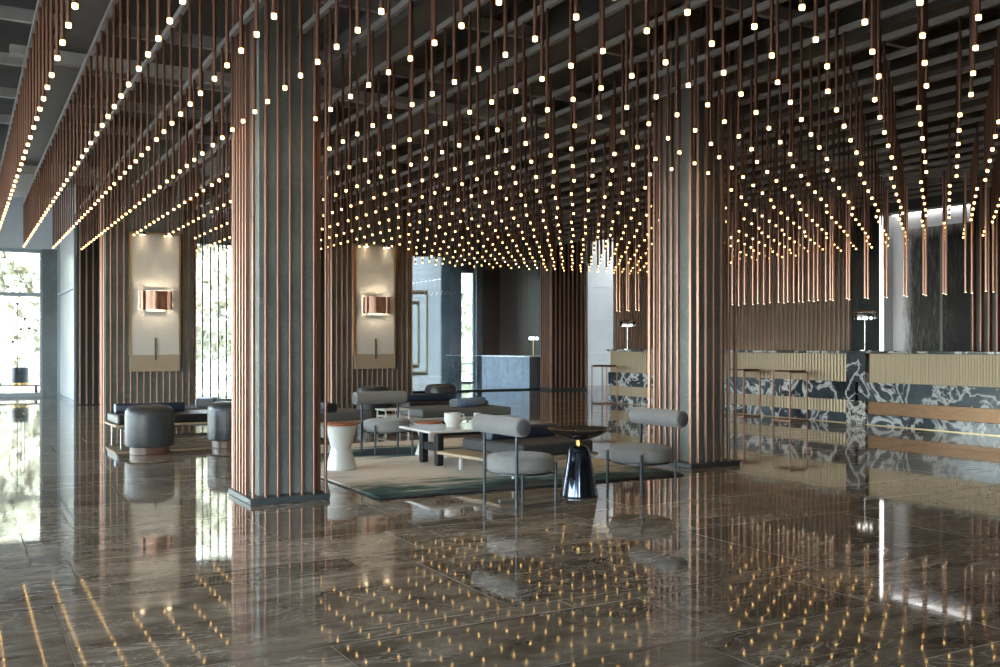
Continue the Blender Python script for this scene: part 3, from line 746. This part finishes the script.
def counter_lamp(x, y, z, label, k=1.0):
    t = thing('table_lamp', label, 'table lamp', (x, y, z))
    MB().lathe([(0.10, 0.0), (0.10, 0.012), (0.03, 0.02)], 28).build('base', M['chrome'], t, 30)
    MB().tube((0, 0, 0.015), (0, 0, 0.57 * k), 0.011, 10).build('stem', M['chrome'], t, 40)
    sh = MB()
    sh.lathe([(0.175, 0.48 * k), (0.182, 0.485 * k), (0.182, 0.555 * k), (0.165, 0.60 * k), (0.12, 0.62 * k), (0.02, 0.625 * k)], 32, cap=False)
    sh.build('lamp_shade', M['glass_part'], t, 50)
    MB().lathe([(0.167, 0.598 * k), (0.172, 0.598 * k), (0.128, 0.632 * k), (0.10, 0.628 * k), (0.121, 0.621 * k)], 28, cap=False).build('shade_rim', M['copper'], t, 40)
    for i in range(4):
        a = i * PI / 2 + 0.5
        b_ = MB(); b_.lathe([(0.008, 0.49 * k), (0.02, 0.50 * k), (0.022, 0.515 * k), (0.012, 0.53 * k)], 12, 0.09 * math.cos(a), 0.09 * math.sin(a)); b_.build('bulb', M['lamp_bulb'], t, 50)
    sp = MB(); sp.lathe([(0.012, 0.53 * k), (0.028, 0.54 * k), (0.03, 0.555 * k), (0.015, 0.572 * k)], 14)
    for i in range(4):
        a = i * PI / 2 + 0.5; sp.tube((0, 0, 0.545 * k), (0.09 * math.cos(a), 0.09 * math.sin(a), 0.53 * k), 0.005, 6)
    sp.build('lamp_arm', M['chrome'], t, 50)
counter_lamp(12.42, ypx(865, 12.42), 1.125, 'glass domed table lamp on the bar above the marble pilaster')
counter_lamp(12.42, ypx(627.5, 12.42), 1.125, 'glass domed table lamp on the far end of the bar, left of the finned column')

# artwork in the niche
ya, yb = ypx(902, 16.15), 10.2
art = thing('wall_artwork', 'tall dark weathered artwork hung in the lit niche behind the bar', 'artwork', (16.15, ya, 0.05))
MB().cbox(-0.03, 0.045, yb - ya, 0.0, 0.0, 3.42, 0.004).build('canvas', M['art'], art)
MB().cbox(-0.045, -0.03, ypx(941, 16.1) - ya - 0.03, ypx(941, 16.1) - ya + 0.03, 0.0, 3.42, 0.003).build('divider_bar', M['rail'], art)

# ------------------------------------------------------------------ rug
RX0, RX1, RY0, RY1 = 2.86, 5.86, 7.06, 11.2
mb = MB(); mb.cbox(0, RX1 - RX0, 0, RY1 - RY0, 0.008, 0.020, 0.004)
rug = thing('rug', 'large cream rug with streaky teal and charcoal design under the lounge furniture', 'rug', (RX0, RY0, 0))
mb.build('pile', M['rug'], rug)
MB().cbox(-0.012, RX1 - RX0 + 0.012, -0.012, RY1 - RY0 + 0.012, 0.0, 0.010, 0.003).build('backing', M['black_wood'], rug)
RT = 0.020

# ------------------------------------------------------------------ lounge chairs
def make_chair(label):
    """seat round, bolster back along local X at +Y side, facing -Y"""
    t = thing('lounge_chair', label, 'chair', (0, 0, 0), 0, 'round lounge chairs with bolster backs')
    MB().lathe([(0.20, 0.245), (0.238, 0.25), (0.254, 0.262), (0.257, 0.285), (0.257, 0.335), (0.251, 0.357), (0.232, 0.371), (0.19, 0.377), (0.08, 0.379)], 48).build('seat', M['grey_fabric'], t, 50)
    MB().lathe([(0.2585, 0.3445), (0.2605, 0.347), (0.2585, 0.3495)], 48, cap=False).build('piping', M['grey_fabric'], t, 60)
    MB().lathe([(0.215, 0.232), (0.235, 0.234), (0.235, 0.246), (0.215, 0.247)], 40, cap=True).build('seat_ring', M['steel'], t, 40)
    by, bz, r, hl = 0.185, 0.603, 0.070, 0.312
    prof = [(-hl, r - 0.012), (-hl + 0.008, r - 0.002), (-hl + 0.022, r)] + [(-hl + 0.022 + (2 * hl - 0.044) * i / 8, r + (0.001 if i not in (4,) else -0.0015)) for i in range(1, 8)] + [(hl - 0.022, r), (hl - 0.008, r - 0.002), (hl, r - 0.012)]
    bo = MB().rod_axis(prof, (0, by, bz), (1, 0, 0), 32).build('bolster_back', M['grey_fabric'], t, 50)
    for s in (-1, 1):
        MB().rod_axis([(0, r - 0.014), (0.003, r - 0.017)], (s * hl, by, bz), (s, 0, 0), 32).build('end_disc', M['end_fabric'], bo, 50)
    lr = 0.0115
    for sx in (-1, 1):
        MB().tube((sx * 0.222, by, 0.0), (sx * 0.222, by, bz - 0.05), lr, 12).build('back_leg', M['steel'], t, 40)
        MB().tube((sx * 0.222, -0.172, 0.0), (sx * 0.222, -0.172, 0.325), lr, 12).build('front_leg', M['steel'], t, 40)
        l2 = MB(); l2.tube((sx * 0.222, -0.172, 0.24), (sx * 0.16, -0.14, 0.24), 0.008, 8); l2.tube((sx * 0.222, by, 0.24), (sx * 0.15, 0.14, 0.24), 0.008, 8); l2.build('bracket', M['steel'], t, 40)
    return t
c = make_chair('grey bolster chair between the pedestal table and the marble coffee table, bolster towards us')
c.location = (3.75, 6.43, 0); c.rotation_euler.z = R(90 + 4)
dup(c, (4.945, 6.50, 0), R(-90 + 2), 'grey bolster chair right of the pedestal table, backed by the finned column')
dup(c, (4.12, 9.98, RT), R(3), 'grey bolster chair facing us behind the coffee table, beside the white stool')

# pedestal tray table
t = thing('pedestal_table', 'small round tray table on a glossy dark cone between two grey chairs', 'side table', (4.335, 6.50, 0))
prof = [(0.150, 0.0), (0.153, 0.006), (0.150, 0.02), (0.088, 0.35), (0.076, 0.385), (0.055, 0.40), (0.02, 0.404)]
nl = 48; mb = MB(); vs = []; fs = []
for r, z in prof:
    for i in range(nl):
        a = 2 * PI * i / nl; rr = r * (1 - 0.02 * (1 - abs(math.cos(a * 6))))
        vs.append((rr * math.cos(a), rr * math.sin(a), z))
for k in range(len(prof) - 1):
    for i in range(nl):
        j = (i + 1) % nl; fs.append((k * nl + i, k * nl + j, (k + 1) * nl + j, (k + 1) * nl + i))
fs += [tuple(range(nl - 1, -1, -1)), tuple((len(prof) - 1) * nl + i for i in range(nl))]
mb.add(vs, fs); mb.build('cone_base', M['gloss_black'], t, 40)
MB().lathe([(0.026, 0.402), (0.026, 0.452)], 24).build('collar', M['brass'], t, 40)
MB().lathe([(0.06, 0.449), (0.12, 0.468), (0.20, 0.500), (0.252, 0.532), (0.258, 0.540), (0.252, 0.543), (0.20, 0.520), (0.12, 0.506), (0.03, 0.503)], 56).build('tray_top', M['tray'], t, 40)
MB().lathe([(0.252, 0.5435), (0.258, 0.540), (0.260, 0.5425), (0.256, 0.546)], 56, cap=False).build('tray_rim', M['chrome'], t, 40)

# white hourglass stools
def stool(x, y, label, k=1.0):
    t = thing('hourglass_stool', label, 'stool', (x, y, RT), 0, 'white hourglass stools')
    K = lambda pr: [(r_, z_ * k) for r_, z_ in pr]
    MB().lathe(K([(0.143, 0.0), (0.147, 0.004), (0.146, 0.012), (0.098, 0.198), (0.096, 0.205)]), 48).build('lower_cone', M['ceramic'], t, 35)
    MB().lathe(K([(0.096, 0.2055), (0.098, 0.212), (0.148, 0.408), (0.151, 0.418), (0.146, 0.421), (0.10, 0.421)]), 48).build('upper_cone', M['ceramic'], t, 35)
    MB().lathe(K([(0.144, 0.4215), (0.151, 0.427), (0.151, 0.436), (0.142, 0.443), (0.10, 0.447), (0.03, 0.448)]), 48).build('seat_pad', M['terracotta'], t, 50)
stool(3.20, 8.90, 'white hourglass stool with terracotta seat beside the nearest column')
stool(4.47, 9.65, 'white hourglass stool with terracotta seat, half hidden behind the marble coffee table', 0.80)

# round footstool mostly hidden by the hourglass stool
t = thing('round_footstool', 'round grey footstool on thin legs peeping out behind the white hourglass stool', 'footstool', (3.55, 10.10, RT))
MB().lathe([(0.19, 0.20), (0.225, 0.205), (0.236, 0.225), (0.236, 0.30), (0.225, 0.32), (0.18, 0.33), (0.05, 0.332)], 40).build('seat', M['grey_fabric'], t, 50)
for a in (45, 135, 225, 315):
    MB().tube((0.19 * math.cos(R(a)), 0.19 * math.sin(R(a)), 0), (0.19 * math.cos(R(a)), 0.19 * math.sin(R(a)), 0.21), 0.010, 10).build('leg', M['steel'], t, 40)

# coffee table
t = thing('coffee_table', 'white marble coffee table on black wooden trestle frames', 'coffee table', (4.45, 8.88, RT))
MB().cbox(-0.50, 0.50, -0.38, 0.38, 0.335, 0.360, 0.006).build('table_top', M['white_marble'], t)
for sx in (-0.33, 0.40):
    f = thing  # frame of two rounded legs and a crossbar
    fr = MB()
    fr.cbox(sx - 0.022, sx + 0.022, -0.19, 0.19, 0.14, 0.215, 0.004); o = fr.build('crossbar', M['black_wood'], t)
    for sy in (-0.225, 0.135):
        lg = MB(); pl = [(sy - 0.045, 0.30), (sy - 0.045, 0.03)] + [(sy + 0.045 * -math.cos(a), 0.03 - 0.03 * math.sin(a)) for a in [PI * i / 8 for i in range(1, 8)]] + [(sy + 0.045, 0.03), (sy + 0.045, 0.30)]
        nn = len(pl); vs = [(sx - 0.03, p, q) for p, q in pl] + [(sx + 0.03, p, q) for p, q in pl]
        lg.add(vs, [tuple(range(nn)), tuple(range(2 * nn - 1, nn - 1, -1))] + [(i, (i + 1) % nn, nn + (i + 1) % nn, nn + i) for i in range(nn)])
        lg.build('leg', M['black_wood'], t, 30)
b_ = MB(); b_.box(-0.36, 0.36, -0.27, -0.21, 0.300, 0.335); b_.box(-0.36, 0.36, 0.12, 0.18, 0.300, 0.335)
b_.build('apron', M['black_wood'], t)
ZT = RT + 0.36
def mug(x, y, r, h, label, handle=True, rz=0.0):
    t = thing('mug', label, 'mug', (x, y, ZT), rz)
    MB().lathe([(r * .70, 0.0), (r * .75, 0.004), (r * .78, h * .22), (r * .97, h * .36), (r, h * .5), (r, h), (r * .93, h), (r * .93, h * .5), (r * .6, h * .3), (0.01, h * .28)], 40).build('cup', M['ceramic'], t, 40)
    if handle:
        hd = MB(); pts_ = [(r * .98, 0, h * .9), (r * 1.32, 0, h * .9), (r * 1.38, 0, h * .72), (r * 1.3, 0, h * .5), (r * .98, 0, h * .48)]
        for a, b in zip(pts_[:-1], pts_[1:]): hd.tube(a, b, r * .075, 10)
        hd.build('handle', M['ceramic'], t, 60)
mug(4.38, 8.88, 0.085, 0.140, 'large white pot with a side handle on the coffee table', True, R(-29))
mug(4.71, 8.97, 0.036, 0.125, 'slim plain white cup on the coffee table behind the grey bolster', False)

# ------------------------------------------------------------------ daybeds
def daybed(x, y, lx, ly, rz, label, cushion, ins=0.2, z=0.0, wood='tan_wood', leg='white_metal', both=False, zp=0.155, legin=0.09):
    t = thing('daybed', label, 'daybed', (x, y, z), rz, 'low upholstered daybeds')
    hx, hy = lx / 2, ly / 2
    MB().cbox(-hx, hx, -hy, hy, zp, zp + 0.028, 0.004).build('platform', M[wood], t)
    for sx in (-1, 1):
        for sy in (-1, 1):
            px_, py_ = sx * (hx - legin), sy * (hy - 0.09)
            MB().cbox(px_ - 0.014, px_ + 0.014, py_ - 0.014, py_ + 0.014, 0.0, zp, 0.003).build('leg', M[leg], t)
    f = MB(); f.box(-hx + 0.05, hx - 0.05, -hy + 0.06, -hy + 0.09, zp - 0.025, zp); f.box(-hx + 0.05, hx - 0.05, hy - 0.09, hy - 0.06, zp - 0.025, zp)
    f.build('under_rail', M[leg], t)
    mo = MB().cbox(-hx + ins, hx - (ins if both else 0.03), -hy + 0.03, hy - 0.03, zp + 0.029, zp + 0.145, 0.018).build('mattress', M[cushion], t)
    b = mo.modifiers.new('bevel', 'BEVEL'); b.width = 0.01; b.segments = 2
    return t
MT = 0.155 + 0.145
def bolster(x, y, z, ln, rz, label, mat, end='black_leather', h=0.10, w=0.16):
    t = thing('bolster_cushion', label, 'cushion', (x, y, z), rz, 'firm bolster cushions on the daybeds')
    poly = []
    rr = 0.03
    for cx_, cz_, a0 in ((w / 2 - rr, rr, -90), (w / 2 - rr, h - rr, 0), (-w / 2 + rr, h - rr, 90), (-w / 2 + rr, rr, 180)):
        for i in range(5):
            a = R(a0 + 90 * i / 4); poly.append((cx_ + rr * math.cos(a), cz_ + rr * math.sin(a)))
    n = len(poly); mb = MB(); st = [(-ln / 2, 0.94), (-ln / 2 + 0.012, 1.0), (ln / 2 - 0.012, 1.0), (ln / 2, 0.94)]
    vs = [(xx, p * s_, h / 2 + (q - h / 2) * s_) for xx, s_ in st for p, q in poly]; fs = []
    for k in range(3):
        for i in range(n):
            j = (i + 1) % n; fs.append((k * n + i, k * n + j, (k + 1) * n + j, (k + 1) * n + i))
    fs += [tuple(range(n)), tuple(3 * n + i for i in range(n))]
    mb.add(vs, fs); b_ = mb.build('cover', M[mat], t, 40)
    for s_ in (-1, 1):
        e = MB(); vs = [(s_ * (ln / 2 + 0.0004), p * .93, h / 2 + (q - h / 2) * .93) for p, q in poly] + [(s_ * (ln / 2 + 0.004), p * .90, h / 2 + (q - h / 2) * .90) for p, q in poly]
        e.add(vs, [tuple(range(n)), tuple(range(n, 2 * n))] + [(i, (i + 1) % n, n + (i + 1) % n, n + i) for i in range(n)]); e.build('end_panel', M[end], t, 40)
    return t
daybed(4.60, 7.95, 1.16, 1.0, R(8), 'charcoal daybed on the rug in front of the coffee table, navy bolster on it', 'charcoal', 0.27, RT, legin=0.22)
bolster(4.74, 8.10, RT + MT + 0.001, 0.82, R(8), 'navy bolster on the charcoal daybed behind the pedestal table', 'navy', 'navy', 0.115, 0.17)
daybed(2.50, 13.70, 1.55, 0.85, R(2), 'black leather daybed behind the dark ottoman, before the left wall panel', 'black_leather', 0.03, 0, 'tan_wood', 'chrome', True)
bolster(2.28, 13.98, MT + 0.001, 0.9, R(2), 'navy bolster standing on the black daybed behind the dark ottoman', 'navy', 'blue', 0.12, 0.15)  # blue end panels paint window daylight onto the navy ends
daybed(3.25, 14.92, 1.7, 0.9, R(0), 'grey daybed behind the black one, partly hidden by the nearest column', 'olive', 0.03, 0, 'tan_wood', 'chrome', True)
bolster(3.22, 14.80, MT + 0.001, 0.55, R(72), 'pale blue bolster lying on the grey daybed left of the nearest column', 'blue', 'black_leather', 0.13, 0.26)
daybed(4.15, 13.0, 1.70, 0.95, R(0), 'olive grey daybed behind the footstool, a dark bolster on its end', 'olive', 0.03, 0, 'tan_wood', 'chrome', True)
bolster(4.40, 12.86, MT + 0.001, 0.5, R(90), 'short dark bolster on the grey daybed right beside the nearest column', 'navy', 'black_leather', 0.12, 0.16)
daybed(6.28, 12.95, 1.75, 1.0, R(0), 'grey daybed with wide pale platform behind the white pot', 'olive', 0.28, 0, 'white_metal', 'white_metal')
bolster(6.66, 12.98, MT + 0.001, 0.72, R(28), 'pale blue bolster on the grey daybed behind the white pot', 'blue', 'black_leather', 0.12, 0.17)
daybed(6.95, 14.55, 1.5, 0.8, R(0), 'dark daybed farthest back, in front of the small ottoman near the glazed room', 'black_leather', 0.03, 0, 'walnut', 'chrome', True)
bolster(6.75, 14.55, MT + 0.001, 0.85, R(0), 'long navy bolster on the dark daybed near the glazed room', 'navy', 'navy', 0.12, 0.17)

# white slatted side table between the daybeds
t = thing('side_table', 'small white side table with thin legs behind the grey bolster chair', 'side table', (5.06, 12.05, 0))
MB().cbox(-0.19, 0.19, -0.17, 0.17, 0.345, 0.362, 0.003).build('table_top', M['white_metal'], t)
for sx in (-1, 1):
    for sy in (-1, 1): MB().cbox(sx * 0.165 - 0.009, sx * 0.165 + 0.009, sy * 0.145 - 0.009, sy * 0.145 + 0.009, 0, 0.345, 0.002).build('leg', M['white_metal'], t)
f = MB()
for sx in (-1, 1): f.box(sx * 0.165 - 0.006, sx * 0.165 + 0.006, -0.14, 0.14, 0.10, 0.115)
f.build('stretcher', M['white_metal'], t)

# ottomans
def ottoman(x, y, label):
    t = thing('ottoman', label, 'ottoman', (x, y, 0), 0, 'dark leather ottomans')
    MB().lathe([(0.20, 0.0), (0.205, 0.003), (0.205, 0.085)], 48, power=3.0).build('plinth', M['walnut'], t, 40)
    MB().lathe([(0.235, 0.0855), (0.252, 0.092), (0.258, 0.11), (0.258, 0.44), (0.252, 0.475), (0.232, 0.507), (0.200, 0.527), (0.15, 0.536), (0.05, 0.54)], 64, power=2.7).build('body', M['leather'], t, 50)
    MB().lathe([(0.2585, 0.4365), (0.2605, 0.439), (0.2585, 0.4415)], 64, cap=False, power=2.7).build('seam', M['leather'], t, 60)
ottoman(1.86, 11.42, 'dark leather ottoman standing free left of the nearest column')
ottoman(2.83, 11.72, 'dark leather ottoman half hidden by the nearest column')
ottoman(6.03, 15.2, 'dark leather ottoman right behind the grey chair facing us')
ottoman(7.32, 15.3, 'dark leather ottoman against the corner of the pier, near the glazed room')

# ------------------------------------------------------------------ far left: low table with planter and wire lamp
t = thing('low_table', 'long low wooden table before the far left window', 'low table', (1.05, 26.6, 0))
MB().cbox(-0.95, 0.82, -0.3, 0.3, 0.215, 0.245, 0.004).build('table_top', M['walnut'], t)
for sx in (-0.55, 0.6):
    l_ = MB(); l_.box(sx - 0.02, sx + 0.02, -0.25, -0.21, 0.0, 0.215); l_.box(sx - 0.02, sx + 0.02, 0.21, 0.25, 0.0, 0.215); l_.box(sx - 0.02, sx + 0.02, -0.21, 0.21, 0, 0.03); l_.build('leg_frame', M['steel'], t)
t = thing('planter', 'dark green stone drum on the low table by the far left window', 'planter', (1.30, 26.6, 0.246))
MB().lathe([(0.16, 0.0), (0.19, 0.004), (0.195, 0.03), (0.195, 0.42), (0.185, 0.43), (0.165, 0.43), (0.165, 0.36), (0.02, 0.355)], 40).build('drum', M['green_stone'], t, 35)
MB().lathe([(0.196, 0.004), (0.198, 0.006), (0.198, 0.05), (0.196, 0.052)], 40, cap=False).build('foot_band', M['brass'], t, 35)
t = thing('wire_lamp', 'thin stemmed lamp with small black knobs rising from the stone drum', 'lamp', (1.30, 26.6, 0.678))
for (dx, z, bx_) in ((-0.06, 1.52, 0), (0.10, 1.16, 1), (0.02, 0.9, 2)):
    st = MB(); st.tube((dx, 0, 0), (dx, 0, z), 0.009, 8); so = st.build('stem', M['steel'], t, 40)
    MB().lathe([(0.012, z), (0.036, z + 0.02), (0.036, z + 0.05), (0.012, z + 0.07)], 12, dx, 0).build('knob', M['black_wood'], so, 50)
a_ = MB(); a_.tube((0.10, 0, 0.72), (0.20, 0, 0.95), 0.005, 8); a_.tube((-0.06, 0, 0.68), (-0.16, 0, 0.62), 0.005, 8); a_.build('side_arm', M['steel'], t, 40)
for (dx, z) in ((0.20, 0.95), (-0.16, 0.62)):
    MB().lathe([(0.012, z - .03), (0.036, z - 0.012), (0.036, z + 0.025), (0.012, z + 0.04)], 12, dx, 0).build('knob', M['black_wood'], t, 50)
t = thing('low_bench', 'low bench with a brown cushion cut off at the left edge', 'bench', (0.40, 25.1, 0))
MB().cbox(-0.8, 0.42, -0.25, 0.25, 0.27, 0.36, 0.02).build('cushion', M['walnut'], t)
for sx in (-0.7, 0.3): MB().tube((sx, 0, 0), (sx, 0, 0.27), 0.02, 10).build('leg', M['steel'], t, 40)

# ------------------------------------------------------------------ far room: desk, lamp, picture frames
t = thing('reception_desk', 'pale grey reception desk inside the glazed far room', 'desk', (14.0, 23.5, 0))
dk = MB()
for z0, z1 in ((0.0, 0.44), (0.45, 0.88)): dk.box(0, 0.9, 0, 2.85, z0, z1)
dk.box(0.01, 0.89, 0.01, 2.84, 0.43, 0.46); dk.build('body', M['alcove'], t)
MB().cbox(-0.02, 0.92, -0.02, 2.87, 0.88, 0.91, 0.004).build('desk_top', M['plaster'], t)
t = thing('desk_lamp', 'slim gold lamp with three white globes on the far reception desk', 'lamp', (14.2, 23.62, 0.91))
MB().lathe([(0.06, 0.0), (0.06, 0.012), (0.02, 0.018)], 20).build('base', M['brass'], t, 40)
MB().tube((0, 0, 0.012), (0, 0, 0.52), 0.010, 8).build('stem', M['brass'], t, 40)
for dx in (-0.11, 0.0, 0.11):
    MB().lathe([(0.02, 0.46), (0.045, 0.48), (0.045, 0.53), (0.02, 0.55)], 14, dx, -0.02 if dx else -0.0).build('globe', M['lamp_bulb'], t, 60)
MB().tube((-0.11, 0, 0.505), (0.11, 0, 0.505), 0.006, 8).build('arm', M['brass'], t, 40)
def pframe(x0, x1, z0, z1, label, y=27.97, tk=0.05):
    f = MB(); f.box(x0, x1, y - 0.03, y + 0.028, z0, z0 + tk); f.box(x0, x1, y - 0.03, y + 0.028, z1 - tk, z1); f.box(x0, x0 + tk, y - 0.03, y + 0.028, z0 + tk, z1 - tk); f.box(x1 - tk, x1, y - 0.03, y + 0.028, z0 + tk, z1 - tk)
    tag(f.build('outline_artwork', M['gold']), label, 'artwork')
pframe(11.0, xpx(427.5, 28), 0.35, 2.95, 'larger gold outline frame on the pale wall of the far room')
pframe(11.25, xpx(419, 28), 0.58, 2.62, 'smaller gold outline frame set inside the larger one in the far room')

# ------------------------------------------------------------------ outdoors
struct(MB().box(-60, 60, 27.6, 90, -0.3, -0.05).build('ground', M['ground']))
struct(MB().box(-60, X0 - 0.05, -40, 27.6, -0.3, -0.05).build('ground', M['ground']))
struct(MB().box(X0 - 0.05, 60, -40, Y0 - 0.3, -0.3, -0.05).build('ground', M['ground']))
def crown_mesh(seed, mat):
    rnd = random.Random(seed); mb = MB(); cl = []
    for i in range(34):
        a = rnd.uniform(0, 2 * PI); r = rnd.uniform(0, 1.9); cl.append((r * math.cos(a), r * math.sin(a), rnd.uniform(0.6, 6.2), rnd.uniform(0.6, 1.1)))
    for cx_, cy_, cz_, cr in cl:
        for j in range(110):
            v = Vector((rnd.gauss(0, 1), rnd.gauss(0, 1), rnd.gauss(0, 1))).normalized() * cr * rnd.uniform(0.6, 1.0)
            p = Vector((cx_, cy_, cz_)) + v
            n = Vector((rnd.gauss(0, 1), rnd.gauss(0, 1), rnd.gauss(0, 1))).normalized(); u = n.orthogonal().normalized(); w = n.cross(u); s = rnd.uniform(0.14, 0.26)
            mb.add([p - u * s, p - w * s * .55 + n * s * .15, p + u * s, p + w * s * .55 + n * s * .15], [(0, 1, 2, 3)])
    return mb.mesh('crown', mat)
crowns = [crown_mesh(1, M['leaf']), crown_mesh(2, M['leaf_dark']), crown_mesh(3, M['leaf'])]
tk = MB(); tk.tube((0, 0, 0), (0.05, 0, 2.2), 0.15, 12, 0.11); tk.tube((0.05, 0, 2.2), (0.5, 0.2, 4.6), 0.10, 10, 0.04); tk.tube((0.05, 0, 2.1), (-0.5, -0.1, 4.3), 0.09, 10, 0.04)
trunk_me = tk.mesh('trunk', M['bark'], 40)
tp = [(-5.5, 37), (-2.6, 35.5), (-0.4, 37.5), (1.6, 35.2), (3.4, 37.2), (5.4, 35.6), (7.3, 36.6), (9.2, 35.4), (12.5, 38.5), (15.3, 36.5), (17.6, 35.2), (19.5, 37.5), (21.8, 36)]
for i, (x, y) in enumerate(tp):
    t = thing('tree', 'leafy tree outside, leaves coloured pale to look washed out through the bright far windows', 'tree', (x, y, -0.05), i * 1.1, 'trees beyond the far windows')
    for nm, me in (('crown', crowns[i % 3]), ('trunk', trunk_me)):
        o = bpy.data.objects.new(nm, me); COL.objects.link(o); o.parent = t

# ------------------------------------------------------------------ light
w = bpy.data.worlds.new('World'); S.world = w; w.use_nodes = True; nt = w.node_tree
bg = nt.nodes['Background']
sky = N(nt, 'ShaderNodeTexSky'); sky.sky_type = 'NISHITA'; sky.sun_disc = False; sky.sun_elevation = R(40); sky.sun_rotation = R(150); sky.air_density = 1.2; sky.dust_density = 2.5; sky.ozone_density = 1.2
hs = N(nt, 'ShaderNodeHueSaturation', inp={'Saturation': 0.55}); L(nt, sky.outputs[0], hs.inputs['Color']); L(nt, hs.outputs[0], bg.inputs['Color']); bg.inputs['Strength'].default_value = 4.6
sl = bpy.data.lights.new('sun', 'SUN'); sl.energy = 14.0; sl.angle = R(1.0); sl.color = (1, 0.95, 0.86)
so = bpy.data.objects.new('sun', sl); COL.objects.link(so); so.location = (10, -20, 30); so.rotation_euler = Vector((0.0, 0.62, -0.78)).to_track_quat('-Z', 'Y').to_euler()
# daylight portals in the window openings
def portal(loc, rot, sx, sy):
    ld = bpy.data.lights.new('window_portal', 'AREA'); ld.shape = 'RECTANGLE'; ld.size = sx; ld.size_y = sy; ld.cycles.is_portal = True
    o = bpy.data.objects.new('window_portal', ld); COL.objects.link(o); o.location = loc; o.rotation_euler = rot
portal((X0 - 0.1, 10.8, 2.15), (R(90), 0, R(-90)), 29.6, 4.3)
portal((-5.5, Y0 - 0.1, 2.15), (R(90), 0, 0), 7.0, 4.3)
portal((-3.7, 25.75, 1.75), (R(-90), 0, 0), 10.6, 3.5)
portal((4.76, 21.6, 1.75), (R(-90), 0, 0), 2.28, 3.4)
portal((9.15, 25.5, 2.1), (R(90), 0, R(-90)), 4.7, 4.2)
portal((18.5, 23.3, 2.15), (R(90), 0, R(90)), 2.2, 4.3)
portal(((bx[2] + bx[3]) / 2, 28.2, 1.8), (R(-90), 0, 0), 0.5, 3.6)

# ------------------------------------------------------------------ camera and view
cd = bpy.data.cameras.new('camera'); cam = bpy.data.objects.new('camera', cd); COL.objects.link(cam)
cam.location = (0, 0, CAM_H); cam.rotation_euler = (R(90), 0, -YAW)
cd.sensor_width = 36; cd.lens = FPX / 1000 * 36; cd.shift_y = 0.0125; cd.clip_start = 0.05; cd.clip_end = 300
S.camera = cam
S.view_settings.view_transform = 'Standard'; S.view_settings.look = 'None'; S.view_settings.gamma = 1.0; S.view_settings.use_curve_mapping = False
S.view_settings.exposure = 0.0
S.cycles.use_denoising = True
S.cycles.max_bounces = 8; S.cycles.diffuse_bounces = 4; S.cycles.glossy_bounces = 5; S.cycles.transparent_max_bounces = 16
S.cycles.sample_clamp_indirect = 6.0
S.cycles.caustics_reflective = False; S.cycles.caustics_refractive = False
